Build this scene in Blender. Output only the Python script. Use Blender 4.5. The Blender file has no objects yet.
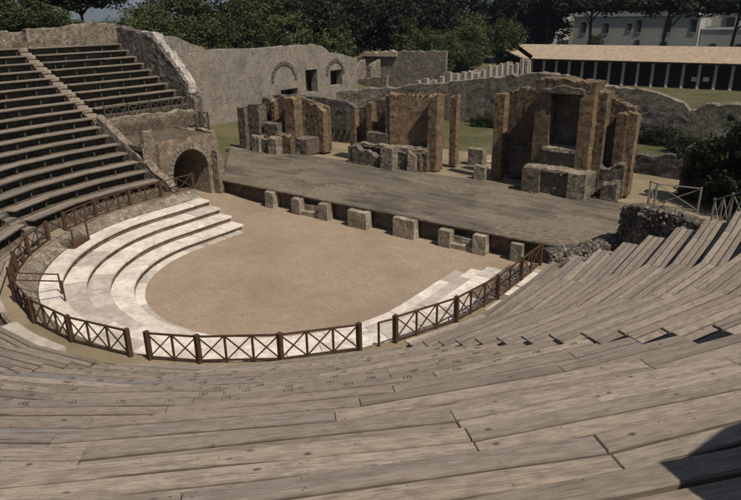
import bpy, math, random
from mathutils import Vector, Matrix, noise
random.seed(7)
R_ = math.radians
S = bpy.context.scene
C = S.collection

# ---------------------------------------------------------------- camera, sky, sun
CAM = Vector((21.345, -21.334, 12.554))
yaw, pit, rol = R_(36.473), R_(20.599), R_(-0.911)
F = Vector((-math.sin(yaw)*math.cos(pit), math.cos(yaw)*math.cos(pit), -math.sin(pit)))
RT = Vector((math.cos(yaw), math.sin(yaw), 0)); UP = RT.cross(F)
RX = RT*math.cos(rol)+UP*math.sin(rol); UX = -RT*math.sin(rol)+UP*math.cos(rol)
cd = bpy.data.cameras.new('camera'); cam = bpy.data.objects.new('camera', cd); C.objects.link(cam)
cam.matrix_world = Matrix(((RX.x, UX.x, -F.x, CAM.x), (RX.y, UX.y, -F.y, CAM.y), (RX.z, UX.z, -F.z, CAM.z), (0, 0, 0, 1)))
cd.sensor_width = 36; cd.lens = 622.77/741*36; cd.clip_start = .05; cd.clip_end = 20000
S.camera = cam
SUN_AZ, SUN_EL = R_(-12), R_(55)      # azimuth measured from +x towards +y
w = bpy.data.worlds.new('World'); S.world = w; w.use_nodes = True
nt = w.node_tree; sky = nt.nodes.new('ShaderNodeTexSky'); sky.sky_type = 'NISHITA'; sky.sun_disc = False
sky.sun_elevation = SUN_EL; sky.sun_rotation = math.pi/2-SUN_AZ; sky.air_density = 1.2; sky.dust_density = 1.5
bg = nt.nodes['Background']; bg.inputs[1].default_value = .05; nt.links.new(sky.outputs[0], bg.inputs[0])
sd = bpy.data.lights.new('sun', 'SUN'); sd.energy = 4.2; sd.angle = R_(.55); sd.color = (1, .9, .775)
sun = bpy.data.objects.new('sun', sd); C.objects.link(sun)
sdir = Vector((math.cos(SUN_AZ)*math.cos(SUN_EL), math.sin(SUN_AZ)*math.cos(SUN_EL), math.sin(SUN_EL)))
sun.location = sdir*80; sun.rotation_euler = sdir.to_track_quat('Z', 'Y').to_euler()
S.view_settings.view_transform = 'Standard'; S.view_settings.look = 'None'
S.view_settings.exposure = 0.12; S.view_settings.gamma = 1; S.view_settings.use_curve_mapping = False

# ---------------------------------------------------------------- materials
class NB:
    def __init__(s, name, rough=.9, spec=.2):
        s.m = bpy.data.materials.new(name); s.m.use_nodes = True; s.t = s.m.node_tree; s.p = s.t.nodes['Principled BSDF']
        s.p.inputs['Roughness'].default_value = rough; s.p.inputs['Specular IOR Level'].default_value = spec
        s.tc = s.n('ShaderNodeTexCoord'); s.oi = s.n('ShaderNodeObjectInfo')
    def n(s, typ, **k):
        x = s.t.nodes.new(typ)
        for a, b in k.items(): setattr(x, a, b)
        return x
    def l(s, a, b): s.t.links.new(a, b)
    def co(s, scale=(1, 1, 1), rnd=False, rot=(0, 0, 0)):
        mp = s.n('ShaderNodeMapping'); mp.inputs['Scale'].default_value = scale; mp.inputs['Rotation'].default_value = rot
        s.l(s.tc.outputs['Object'], mp.inputs['Vector'])
        if rnd:
            c = s.n('ShaderNodeCombineXYZ')
            for i, k in enumerate((37., 91., 53.)):
                mm = s.n('ShaderNodeMath', operation='MULTIPLY'); mm.inputs[1].default_value = k
                s.l(s.oi.outputs['Random'], mm.inputs[0]); s.l(mm.outputs[0], c.inputs[i])
            s.l(c.outputs[0], mp.inputs['Location'])
        return mp.outputs[0]
    def noise(s, co, sc, det=5, rough=.6, dist=0):
        x = s.n('ShaderNodeTexNoise'); x.inputs['Scale'].default_value = sc; x.inputs['Detail'].default_value = det
        x.inputs['Roughness'].default_value = rough; x.inputs['Distortion'].default_value = dist; s.l(co, x.inputs['Vector']); return x.outputs['Fac']
    def voro(s, co, sc, feat='F1', out='Distance', rnd=1):
        x = s.n('ShaderNodeTexVoronoi', feature=feat); x.inputs['Scale'].default_value = sc; x.inputs['Randomness'].default_value = rnd
        s.l(co, x.inputs['Vector']); return x.outputs[out]
    def ramp(s, fac, stops, interp='LINEAR'):
        x = s.n('ShaderNodeValToRGB'); e = x.color_ramp.elements; x.color_ramp.interpolation = interp
        for i, (p, c) in enumerate(stops):
            if i > 1: e.new(p)
            e[i].position = p; e[i].color = (c, c, c, 1) if isinstance(c, (int, float)) else (*c, 1)
        s.l(fac, x.inputs[0]); return x.outputs[0]
    def mix(s, fac, a, b, mode='MIX'):
        x = s.n('ShaderNodeMix', data_type='RGBA', blend_type=mode)
        for v, i in ((fac, 0), (a, 6), (b, 7)):
            if isinstance(v, (int, float)): x.inputs[i].default_value = v
            elif isinstance(v, tuple): x.inputs[i].default_value = (*v, 1)
            else: s.l(v, x.inputs[i])
        return x.outputs[2]
    def col(s, c): s.l(c, s.p.inputs['Base Color']); return s
    def bump(s, h, st=.5, d=.03):
        b = s.n('ShaderNodeBump'); b.inputs['Strength'].default_value = st; b.inputs['Distance'].default_value = d
        s.l(h, b.inputs['Height']); s.l(b.outputs[0], s.p.inputs['Normal']); return s
M = {}
def wood(name, cols, dark=(.09, .075, .06), grain=1.):
    b = NB(name, .82, .25)
    rc = b.ramp(b.oi.outputs['Random'], cols)
    g1 = b.noise(b.co((1.3, 22, 22), True), 1.0, 8, .7, .5); g2 = b.noise(b.co((.35, 3, 3), True), 1.4, 5, .6)
    g3 = b.noise(b.co((4.5, 120, 120), True), 1, 3, .6); blot = b.noise(b.co((3, 6, 3), True), 1.6, 5, .65)
    c = b.mix(b.ramp(g1, [(.36, .42*grain), (.53, 0)]), rc, dark)
    c = b.mix(b.ramp(g3, [(.38, .6*grain), (.52, 0)]), c, dark)
    c = b.mix(b.ramp(blot, [(.38, .5), (.52, 0)]), c, tuple(x*1.5 for x in dark))
    c = b.mix(b.ramp(g2, [(.5, 0), (.7, .35)]), c, tuple(min(1, x*3.6) for x in dark))
    kn = b.voro(b.co((2.3, 4.6, 2), True), 1.15)
    c = b.mix(b.ramp(kn, [(.04, .85), (.13, .0)]), c, tuple(x*.45 for x in dark))
    kn2 = b.voro(b.co((5, 9, 2), True), 1.0, 'F1', 'Distance')
    c = b.mix(b.ramp(kn2, [(.035, .9), (.07, .0)]), c, tuple(x*.35 for x in dark))
    ck = b.noise(b.co((.55, 30, 10), True), 1.0, 3, .5, .9); c = b.mix(b.ramp(ck, [(.29, .85), (.34, 0)]), c, tuple(x*.45 for x in dark))
    sx = b.n('ShaderNodeSeparateXYZ'); b.l(b.tc.outputs['Object'], sx.inputs[0]); ab = b.n('ShaderNodeMath', operation='ABSOLUTE'); b.l(sx.outputs[1], ab.inputs[0])
    pp = b.n('ShaderNodeMath', operation='PINGPONG'); b.l(sx.outputs[0], pp.inputs[0]); pp.inputs[1].default_value = .34
    sy = b.n('ShaderNodeMath', operation='SUBTRACT'); b.l(ab.outputs[0], sy.inputs[0]); sy.inputs[1].default_value = .06
    cv = b.n('ShaderNodeCombineXYZ'); b.l(pp.outputs[0], cv.inputs[0]); b.l(sy.outputs[0], cv.inputs[1]); ln = b.n('ShaderNodeVectorMath', operation='LENGTH'); b.l(cv.outputs[0], ln.inputs[0])
    nl = b.n('ShaderNodeMath', operation='MULTIPLY'); b.l(b.ramp(ln.outputs['Value'], [(.005, .75), (.009, 0)]), nl.inputs[0]); b.l(b.ramp(b.noise(b.co((1.7, 9, 1), True), 1.3, 1, .5), [(.5, 0), (.56, 1)]), nl.inputs[1])
    c = b.mix(nl.outputs[0], c, tuple(x*.35 for x in dark))
    ed = b.n('ShaderNodeMath', operation='MULTIPLY_ADD'); b.l(b.noise(b.co((2.5, 6, 3), True), 1.5, 4, .6), ed.inputs[0]); ed.inputs[1].default_value = .06; b.l(ab.outputs[0], ed.inputs[2])
    c = b.mix(b.ramp(ed.outputs[0], [(.106, 0), (.132, .65)]), c, dark)
    b.col(c); b.bump(b.mix(.5, g1, g3), .4, .01); M[name] = b.m
wood('plank_wood', [(p, tuple(x*1.12 for x in c)) for p, c in ((0, (.15, .128, .108)), (.12, (.25, .207, .167)), (.24, (.185, .158, .131)), (.38, (.3, .248, .2)), (.5, (.235, .192, .152)), (.62, (.2, .172, .148)), (.78, (.325, .272, .222)), (.94, (.23, .194, .16)), (.965, (.185, .177, .173)), (1, (.185, .177, .173)))])
wood('stair_wood', [(0, (.25, .21, .17)), (1, (.32, .27, .22))])
wood('rail_wood', [(0, (.14, .08, .045)), (1, (.2, .115, .066))], (.04, .022, .014), .8)
wood('old_rail_wood', [(0, (.11, .095, .07)), (1, (.15, .13, .1))], (.04, .035, .03), .8)

def stone(name, a, b_, c_, sc=2.2, bump=.7, mortar=.35, fine=1., moss=None, vs=(1, 1, 1)):
    b = NB(name, .95, .12)
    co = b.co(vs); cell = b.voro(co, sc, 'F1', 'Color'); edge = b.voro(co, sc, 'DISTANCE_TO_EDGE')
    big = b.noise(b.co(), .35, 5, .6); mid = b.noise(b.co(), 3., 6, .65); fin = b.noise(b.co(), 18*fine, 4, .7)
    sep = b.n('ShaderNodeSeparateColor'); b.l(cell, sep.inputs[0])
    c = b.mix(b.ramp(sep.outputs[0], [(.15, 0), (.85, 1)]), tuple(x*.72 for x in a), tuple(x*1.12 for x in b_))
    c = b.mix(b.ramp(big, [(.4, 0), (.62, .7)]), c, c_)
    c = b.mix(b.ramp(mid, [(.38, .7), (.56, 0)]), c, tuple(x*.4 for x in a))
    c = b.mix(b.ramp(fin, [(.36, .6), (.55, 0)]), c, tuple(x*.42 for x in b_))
    c = b.mix(b.ramp(b.noise(b.co((1, 1, .3)), 1.1, 6, .7), [(.52, 0), (.68, .45)]), c, tuple(min(1, x*1.35) for x in b_))
    if mortar: c = b.mix(b.ramp(edge, [(.01, mortar), (.09, 0)]), c, tuple(x*.4 for x in a))
    if moss: c = b.mix(b.ramp(b.noise(b.co(), .9, 5, .7), [(.55, 0), (.68, .6)]), c, moss)
    b.col(c)
    h = b.mix(.4, b.ramp(edge, [(0, 0), (.14, 1)]), fin)
    b.bump(h, bump, .06); M[name] = b.m
stone('rubble', (.22, .185, .145), (.37, .318, .25), (.195, .162, .125), 6.5, .8, .22)
stone('rubble_light', (.275, .23, .175), (.39, .335, .265), (.225, .185, .14), 6.5, .8, .2)
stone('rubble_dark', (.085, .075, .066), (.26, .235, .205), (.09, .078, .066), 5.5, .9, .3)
stone('grey_wall', (.19, .168, .138), (.235, .21, .172), (.255, .212, .162), 3.0, .5, .08)
stone('tufa', (.17, .135, .105), (.21, .17, .13), (.14, .11, .085), 1.3, .5, .15)
stone('earth_terrace', (.145, .115, .085), (.19, .155, .115), (.11, .088, .066), 5., .7, .2, moss=(.10, .105, .05))
stone('block_stone', (.33, .28, .215), (.4, .345, .27), (.27, .228, .175), 1.5, .4, 0)
stone('white_rubble', (.52, .48, .43), (.62, .58, .53), (.42, .38, .34), 5.5, .8, .5)
def loose_mat():
    b = NB('loose_stone', .95, .1); g = b.n('ShaderNodeNewGeometry')
    c = b.ramp(g.outputs['Random Per Island'], [(0, (.07, .062, .052)), (.6, (.15, .13, .108)), (1, (.3, .265, .215))])
    c = b.mix(b.ramp(b.noise(b.co(), 12, 5, .7), [(.35, .6), (.55, 0)]), c, (.06, .052, .045)); b.col(c); b.bump(b.noise(b.co(), 20, 4, .7), .5, .03); M['loose_stone'] = b.m
loose_mat()
def brick(name, a, b_, grey, gamt=.55, sc=1.):
    b = NB(name, .95, .1)
    br = b.n('ShaderNodeTexBrick'); br.inputs['Scale'].default_value = 1.0*sc; br.inputs['Brick Width'].default_value = .32; br.inputs['Row Height'].default_value = .085
    br.inputs['Mortar Size'].default_value = .012; br.inputs['Color1'].default_value = (*a, 1); br.inputs['Color2'].default_value = (*b_, 1)
    br.inputs['Mortar'].default_value = (*[x*.7 for x in grey], 1)
    mp = b.n('ShaderNodeMapping'); mp.inputs['Rotation'].default_value = (R_(90), 0, 0)
    # brick courses run along x+y so that both wall directions show them
    sx = b.n('ShaderNodeSeparateXYZ'); b.l(b.tc.outputs['Object'], sx.inputs[0])
    ad = b.n('ShaderNodeMath', operation='ADD'); b.l(sx.outputs[0], ad.inputs[0]); b.l(sx.outputs[1], ad.inputs[1])
    cb = b.n('ShaderNodeCombineXYZ'); b.l(ad.outputs[0], cb.inputs[0]); b.l(sx.outputs[2], cb.inputs[1]); b.l(cb.outputs[0], br.inputs['Vector'])
    big = b.noise(b.co(), .7, 6, .7); mid = b.noise(b.co(), 2.2, 7, .75); fin = b.noise(b.co((1, 1, 1.6)), 9, 5, .75)
    c = b.mix(b.ramp(big, [(.42, 0), (.6, gamt)]), br.outputs['Color'], grey)
    c = b.mix(b.ramp(mid, [(.4, .8), (.55, 0)]), c, tuple(x*.34 for x in a))
    c = b.mix(b.ramp(fin, [(.42, .8), (.54, 0)]), c, tuple(x*.3 for x in grey))
    c = b.mix(b.ramp(b.noise(b.co(), 1.3, 6, .7), [(.56, 0), (.66, .5)]), c, tuple(min(1, x*1.5) for x in grey))
    b.col(c); b.bump(b.mix(.6, br.outputs['Fac'], fin), .9, .07); M[name] = b.m
brick('brick', (.36, .225, .128), (.28, .18, .105), (.25, .195, .135), .7)
brick('brick_brown', (.255, .175, .108), (.205, .145, .092), (.19, .152, .108), .7)
brick('brick_grey', (.23, .18, .135), (.19, .152, .118), (.22, .193, .158), .9)
brick('arch_brick', (.37, .275, .185), (.31, .235, .16), (.36, .3, .225), .8)
def simple(name, a, b_, sc=3., rough=.9, bump=.2, c_=None, vs=(1, 1, 1), spec=.2, d=.02):
    b = NB(name, rough, spec); n1 = b.noise(b.co(vs), sc, 6, .65); c = b.mix(b.ramp(n1, [(.35, 0), (.65, 1)]), a, b_)
    if c_: c = b.mix(b.ramp(b.noise(b.co(), sc*.13, 4, .6), [(.45, 0), (.62, .75)]), c, c_)
    b.col(c); b.bump(b.noise(b.co(vs), sc*6, 4, .7), bump, d); M[name] = b.m; return b
def sand_mat():
    b = NB('sand', .95, .1); n1 = b.noise(b.co(), 1.1, 8, .7); n2 = b.noise(b.co(), 15, 5, .85); n3 = b.noise(b.co(), .22, 4, .55); n4 = b.noise(b.co((1, 1, 1)), 5.5, 6, .75, .6)
    c = b.mix(b.ramp(n1, [(.35, 0), (.65, 1)]), (.30, .23, .168), (.36, .28, .208))
    c = b.mix(b.ramp(n3, [(.46, 0), (.66, .55)]), c, (.215, .165, .115)); c = b.mix(b.ramp(n4, [(.38, .55), (.5, 0)]), c, (.185, .143, .1))
    c = b.mix(b.ramp(n2, [(.34, .5), (.5, 0)]), c, (.19, .15, .11)); c = b.mix(b.ramp(n2, [(.6, 0), (.7, .5)]), c, (.46, .39, .31))
    b.col(c); b.bump(b.mix(.5, n2, n4), .55, .03); M['sand'] = b.m
sand_mat()
def plaster_wall():
    b = NB('ruin_plaster', .95, .1); big = b.noise(b.co((1, 1, 1)), .16, 6, .65); mid = b.noise(b.co((1, 1, 1)), .8, 8, .75, .4); stk = b.noise(b.co((1, 1, .7)), .7, 8, .75); fin = b.noise(b.co(), 9, 6, .8)
    cell = b.voro(b.co((1, 1, 1.5)), 4.5, 'F1', 'Color'); sep = b.n('ShaderNodeSeparateColor'); b.l(cell, sep.inputs[0])
    c = b.mix(b.ramp(big, [(.4, 0), (.6, 1)]), (.215, .195, .165), (.27, .235, .19))
    rub = b.mix(sep.outputs[0], (.13, .115, .096), (.32, .285, .235)); c = b.mix(b.ramp(mid, [(.44, 0), (.54, .85)]), c, rub)
    c = b.mix(b.ramp(stk, [(.38, .55), (.52, 0)]), c, (.115, .104, .09)); c = b.mix(b.ramp(fin, [(.36, .6), (.52, 0)]), c, (.1, .09, .078))
    b.col(c); b.bump(b.mix(.5, mid, fin), .6, .05); M['ruin_plaster'] = b.m
plaster_wall()
simple('grass', (.05, .058, .022), (.095, .088, .04), 1.6, .95, .9, (.125, .105, .057))
simple('dirt', (.23, .18, .12), (.29, .225, .15), 2.2, .95, .5, (.16, .14, .08))
simple('column_stone', (.36, .33, .28), (.28, .25, .21), 3, .9, .3)
simple('dark_timber', (.05, .035, .025), (.07, .05, .035), 4)
simple('white_plaster', (.33, .335, .32), (.27, .275, .265), 1.2, .9, .1, (.22, .225, .215))
simple('window_dark', (.02, .022, .025), (.03, .03, .035), 2, .3, 0)
simple('shutter', (.06, .07, .06), (.08, .085, .08), 2)
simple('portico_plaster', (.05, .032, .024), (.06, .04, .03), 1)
simple('bark', (.06, .045, .033), (.11, .085, .065), 6, .95, .8, vs=(1, 1, .25))
simple('mountain', (.06, .085, .06), (.085, .105, .075), .004, 1, 0)
simple('paint_black', (.06, .052, .05), (.15, .125, .1), 22)
simple('teal_plaster', (.13, .19, .19), (.17, .22, .215), 1)
simple('metal_grey', (.22, .2, .17), (.3, .27, .23), 8)
simple('notice', (.62, .6, .52), (.7, .68, .6), 5)
def marble(name, a, b_, st):
    b = NB(name, .7, .3); n1 = b.noise(b.co((1, 1, 1), True), 1.1, 7, .68, .8); n2 = b.noise(b.co((1, 1, 1), True), 5, 6, .7)
    rc = b.ramp(b.oi.outputs['Random'], [(0, a), (1, b_)])
    c = b.mix(b.ramp(n1, [(.4, st), (.6, 0)]), rc, (.34, .29, .24)); c = b.mix(b.ramp(n2, [(.33, st*.9), (.52, 0)]), c, (.3, .26, .22))
    b.col(c); b.bump(n2, .25, .02); M[name] = b.m
marble('marble', (.68, .615, .535), (.80, .735, .655), .5)
marble('marble_worn', (.44, .39, .34), (.56, .51, .45), .8)
def stage_mat():
    b = NB('stage_floor', .9, .15)
    br = b.n('ShaderNodeTexBrick'); br.inputs['Scale'].default_value = 1; br.inputs['Brick Width'].default_value = 2.3; br.inputs['Row Height'].default_value = .42; br.offset = .37
    br.inputs['Mortar Size'].default_value = .018; br.inputs['Color1'].default_value = (.075, .067, .055, 1); br.inputs['Color2'].default_value = (.145, .125, .098, 1)
    br.inputs['Mortar'].default_value = (.05, .044, .037, 1); b.l(b.co(), br.inputs['Vector'])
    pn = b.voro(b.co((.3, .5, 1)), 1, 'F1', 'Color', .7); sep = b.n('ShaderNodeSeparateColor'); b.l(pn, sep.inputs[0])
    st = b.noise(b.co((1.6, 7, 1)), 1.5, 8, .8); big = b.noise(b.co((.5, 1, 1)), .3, 6, .65); fin = b.noise(b.co((3, 14, 1)), 2, 5, .75)
    c = b.mix(b.ramp(sep.outputs[0], [(.5, 0), (.9, .55)]), br.outputs['Color'], (.175, .15, .118))
    f = b.n('ShaderNodeMath', operation='MULTIPLY'); b.l(b.ramp(st, [(.44, 0), (.56, .9)]), f.inputs[0]); b.l(b.ramp(big, [(.45, 0), (.55, 1)]), f.inputs[1])
    c = b.mix(f.outputs[0], c, (.27, .215, .155)); c = b.mix(b.ramp(fin, [(.36, .6), (.5, 0)]), c, (.055, .048, .04))
    b.col(c); b.bump(b.mix(.5, st, br.outputs['Fac']), .4, .02); M['stage_floor'] = b.m
stage_mat()
def roof_mat():
    b = NB('roof_tile', .9, .15); n1 = b.noise(b.co(), 1.2, 5, .7); n2 = b.voro(b.co((3.4, 2.2, 2.2)), 1, 'F1', 'Color'); s = b.n('ShaderNodeSeparateColor'); b.l(n2, s.inputs[0])
    c = b.mix(s.outputs[0], (.31, .23, .165), (.42, .335, .25)); c = b.mix(b.ramp(n1, [(.38, .6), (.6, 0)]), c, (.24, .2, .15)); b.col(c); M['roof_tile'] = b.m
roof_mat()
def leaf(name, a, b_, c_):
    b = NB(name, .65, .25); g = b.n('ShaderNodeNewGeometry'); r = b.ramp(g.outputs['Random Per Island'], [(0, a), (.55, b_), (1, c_)])
    hs = b.n('ShaderNodeHueSaturation'); mm = b.n('ShaderNodeMapRange'); mm.inputs[3].default_value = .7; mm.inputs[4].default_value = 1.25
    b.l(b.oi.outputs['Random'], mm.inputs[0]); b.l(mm.outputs[0], hs.inputs['Value']); b.l(r, hs.inputs['Color']); b.l(hs.outputs[0], b.p.inputs['Base Color'])
    tr = b.n('ShaderNodeBsdfTranslucent'); b.l(hs.outputs[0], tr.inputs['Color']); mx = b.n('ShaderNodeMixShader'); mx.inputs[0].default_value = .25
    b.l(b.p.outputs[0], mx.inputs[1]); b.l(tr.outputs[0], mx.inputs[2]); b.l(mx.outputs[0], b.t.nodes['Material Output'].inputs[0]); M[name] = b.m
leaf('leaf_broad', (.034, .045, .015), (.06, .074, .024), (.10, .11, .04))
leaf('leaf_dark', (.01, .014, .007), (.016, .022, .01), (.028, .034, .015))
leaf('leaf_pine', (.014, .021, .010), (.022, .03, .013), (.034, .042, .018))
leaf('leaf_ivy', (.016, .026, .009), (.026, .04, .013), (.045, .06, .02))
leaf('leaf_grass', (.10, .10, .035), (.15, .14, .05), (.2, .17, .075))

# ---------------------------------------------------------------- helpers
def tag(o, label=None, cat=None, group=None, kind=None):
    for k, v in (('label', label), ('category', cat), ('group', group), ('kind', kind or ('thing' if label else None))):
        if v: o[k] = v
    return o
def thing(name, loc, label, cat, group=None):
    o = bpy.data.objects.new(name, None); C.objects.link(o); o.location = loc; o.empty_display_size = .3
    return tag(o, label, cat, group)
def obj(name, V, Fc, mat, parent=None, smooth=False):
    me = bpy.data.meshes.new(name); me.from_pydata([tuple(v) for v in V], [], Fc); me.materials.append(M[mat])
    if smooth: me.polygons.foreach_set('use_smooth', [True]*len(me.polygons))
    me.update()
    o = bpy.data.objects.new(name, me); C.objects.link(o)
    if parent: adopt(o, parent)
    return o
def wloc(p):
    return p.location + (wloc(p.parent) + p.matrix_parent_inverse.translation if p.parent else Vector())
def adopt(o, parent):
    o.parent = parent; o.matrix_parent_inverse = Matrix.Translation(-wloc(parent))
class MB:
    def __init__(s): s.v = []; s.f = []
    def add(s, V, Fc):
        n = len(s.v); s.v += [tuple(v) for v in V]; s.f += [tuple(i+n for i in f) for f in Fc]; return s
    def box(s, x0, x1, y0, y1, z0, z1):
        return s.add([(x0, y0, z0), (x1, y0, z0), (x1, y1, z0), (x0, y1, z0), (x0, y0, z1), (x1, y0, z1), (x1, y1, z1), (x0, y1, z1)],
                     [(0, 3, 2, 1), (4, 5, 6, 7), (0, 1, 5, 4), (1, 2, 6, 5), (2, 3, 7, 6), (3, 0, 4, 7)])
    def beam(s, a, b, wd, ht, up=(0, 0, 1)):
        a, b = Vector(a), Vector(b); d = (b-a).normalized(); u = Vector(up)
        if abs(d.dot(u)) > .98: u = Vector((1, 0, 0))
        r = d.cross(u).normalized()*wd/2; u = r.cross(d).normalized()*ht/2
        V = [a-r-u, a+r-u, a+r+u, a-r+u, b-r-u, b+r-u, b+r+u, b-r+u]
        return s.add(V, [(3, 2, 1, 0), (4, 5, 6, 7), (0, 1, 5, 4), (1, 2, 6, 5), (2, 3, 7, 6), (3, 0, 4, 7)])
    def build(s, name, mat, parent=None, smooth=False): return obj(name, s.v, s.f, mat, parent, smooth)
def interp(pts, x):
    if x <= pts[0][0]: return pts[0][1]
    for (a, b), (c, d) in zip(pts, pts[1:]):
        if x <= c: return b+(d-b)*(x-a)/max(1e-6, c-a)
    return pts[-1][1]
def ruin_geo(path, th, z0, tops, seg=.5, dz=.45, rough=.06, topn=.22, seed=0., batter=0., stones=0):
    """A broken masonry wall: path of xy points, thickness, foot height, top profile (distance, z)."""
    P = [Vector(p).to_2d() for p in path]; L = [0]
    for a, b in zip(P, P[1:]): L.append(L[-1]+(b-a).length)
    tot = L[-1]; n = max(2, int(tot/seg+.5)); pts = []
    for i in range(n+1):
        s = tot*i/n; j = 0
        while j < len(P)-2 and s > L[j+1]: j += 1
        d = (P[j+1]-P[j]).normalized(); p = P[j]+d*(s-L[j]); pts.append((p, Vector((d.y, -d.x)), s))
    if isinstance(tops, (int, float)): tops = [(0, tops)]
    Z = [interp(tops, s)+topn*(noise.noise((p.x*1.1, p.y*1.1, seed+3))+.5*noise.noise((p.x*3.1, p.y*3.1, seed+9))) for p, nn, s in pts]
    nz = max(2, int((max(Z)-z0)/dz+.5)); nt_ = max(2, int(th/.4+.5)); V = []; Fc = []
    def nv(v):
        q = v*1.6+Vector((seed*7.1, seed*3.3, 0)); k = noise.noise_vector(q)*rough*.45+noise.noise_vector(q*2.7)*rough*.5+noise.noise_vector(q*5.3)*rough*.45
        if stones:
            dd = noise.voronoi(v*stones)[0]; k = k+noise.noise_vector(v*.4)*0
            return k, min(.11, (dd[1]-dd[0])*.16)
        return k, 0
    ring = 2*nz+nt_+1-1
    rows = []
    for i, (p, nn, s) in enumerate(pts):
        row = []
        prof = [(th/2, j/nz) for j in range(nz)]+[(th/2-th*j/nt_, 1) for j in range(nt_+1)]+[(-th/2, j/nz) for j in range(nz-1, -1, -1)]
        for o_, h in prof:
            z = z0+(Z[i]-z0)*h; o2 = o_*(1-batter*h)
            v = Vector((p.x+nn.x*o2, p.y+nn.y*o2, z)); k, bl = nv(v)
            if bl: k = k+(Vector((0, 0, bl)) if h == 1 else Vector((nn.x, nn.y, 0))*math.copysign(bl, o_))
            if h == 1: k = k+Vector((0, 0, (.9*rough+.02)*(1-abs(2*o_/th))+noise.noise(v*2.7)*topn*.5))
            if h == 0: k.z = 0
            row.append(len(V)); V.append(v+k)
        rows.append(row)
    m = len(rows[0])
    for a, b in zip(rows, rows[1:]):
        for j in range(m-1): Fc.append((a[j], b[j], b[j+1], a[j+1]))
    for row, flip in ((rows[0], False), (rows[-1], True)):
        lo, hi = 0, m-1
        for j in range(nz):
            q = (row[j], row[j+1], row[m-2-j], row[m-1-j]); Fc.append(q[::-1] if flip else q)
        cap = row[nz:nz+nt_+1]
        if len(cap) > 2: Fc.append(tuple(cap[::-1]) if flip else tuple(cap))
    return V, Fc
def ruin(name, mat, parent, *a, **k):
    V, Fc = ruin_geo(*a, **k); return obj(name, V, Fc, mat, parent)
def rbox(x0, x1, y0, y1, z0, z1, **k):
    """rough masonry pier given by its extents; z1 may be (left, right)"""
    zz = z1 if isinstance(z1, (list, tuple)) else (z1, z1); k.setdefault('seg', .22); k.setdefault('dz', .24); k.setdefault('rough', .06); k.setdefault('topn', .3)
    return ruin_geo([(x0, (y0+y1)/2), (x1, (y0+y1)/2)], y1-y0, z0, [(0, zz[0]), (x1-x0, zz[1])], seed=x0*.37+y0*.11, **k)
def pier(name, mat, parent, *a, **k):
    V, Fc = rbox(*a, **k); return obj(name, V, Fc, mat, parent)

# horseshoe: -180..0 is an arc in degrees, beyond it metres along the straight arms
def hp(r, u, z=0.):
    if u > 0: return Vector((r, u, z))
    if u < -180: return Vector((-r, -(u+180), z))
    return Vector((r*math.cos(R_(u)), r*math.sin(R_(u)), z))
def hstep(u, r, L):
    if u >= 0: return u+L
    if u < -180:
        v = u+L
        return v if v <= -180 else -180+math.degrees((v+180)/r)
    v = u+math.degrees(L/r)
    return v if v <= 0 else R_(v)*r
def hrange(u0, u1, r, L):
    out = [u0]
    while True:
        v = hstep(out[-1], r, L)
        if v >= u1-1e-6: break
        out.append(v)
    out.append(u1); return out
def ring_faces(n, m, Fc, base=0):
    for i in range(n-1):
        for j in range(m-1):
            a = base+i*m+j; Fc.append((a, a+1, a+m+1, a+m))
RA, DR, ZA, DZ = 12.553, .948, 2.186, .499
Rk = lambda k: RA+DR*k
Zk = lambda k: ZA+DZ*k
NK = 18
U_R, U_L, U_L2, U_W0, U_W1 = 4.2, -182.53, -182.75, -183.45, -191.34
STAIRS = [-28.3, -69.5, -110.5, -149.5]

# ---------------------------------------------------------------- ground and terrain
def sm(a, b, x):
    t = min(1, max(0, (x-a)/(b-a))); return t*t*(3-2*t)
def ground_z(x, y):
    z = .9*sm(9.5, 11, y)
    z = max(z, 0.0)
    hill = 2.2*sm(-22, -31, x)*sm(9, 13, y)
    z = max(z, hill)
    z += 4.2*sm(-34, -52, x)*sm(120, 40, y)
    r = math.hypot(x, min(y, 0)); z = max(z, 9.5*sm(31.5, 36, r)) if y < 12 else z
    if y >= 12 and x < -30: z = max(z, 9.0*sm(24, 12, y)*sm(-31, -35, x))
    return z-.06
V = []; Fc = []; xs = []; x = -7000
def axis(lo, hi, fine0, fine1, st):
    a = []; v = fine0
    while v <= fine1: a.append(v); v += st
    g = st; v = fine1
    while v < hi: g *= 1.35; v += g; a.append(v)
    g = st; v = fine0
    while v > lo: g *= 1.35; v -= g; a.insert(0, v)
    return a
ax, ay = axis(-7000, 7000, -60, 40, 1.), axis(-7000, 7000, -36, 110, 1.)
for xx in ax:
    for yy in ay: V.append((xx, yy, ground_z(xx, yy)+.04*noise.noise((xx*.5, yy*.5, 0))))
ring_faces(len(ax), len(ay), Fc); Fc = [f[::-1] for f in Fc]
tag(obj('ground', V, Fc, 'grass', None, True), kind='structure')
# orchestra: sandy sheet out to the stage and the side passages
V = []; Fc = []; nx, ny = 64, 46
for i in range(nx+1):
    for j in range(ny+1):
        xx = -19+36.5*i/nx; yy = -12+21.3*j/ny; V.append((xx, yy, .02+.012*noise.noise((xx*.7, yy*.7, 1))+.25*sm(-11, -15, xx)*sm(3, 5, yy)))
ring_faces(nx+1, ny+1, Fc)
tag(obj('orchestra_floor', V, [f[::-1] for f in Fc], 'sand', None, True), kind='structure')
V = []; Fc = []
for i in range(61):
    for j in range(12):
        xx = -24+42*i/60; yy = 17.3+11*j/11; V.append((xx, yy, 1.06+.05*noise.noise((xx*.6, yy*.6, 4))+.16*sm(21, 18, yy)))
ring_faces(61, 12, Fc)
tag(obj('earth_behind_stage', V, [f[::-1] for f in Fc], 'dirt', None, True), kind='structure')
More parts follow.
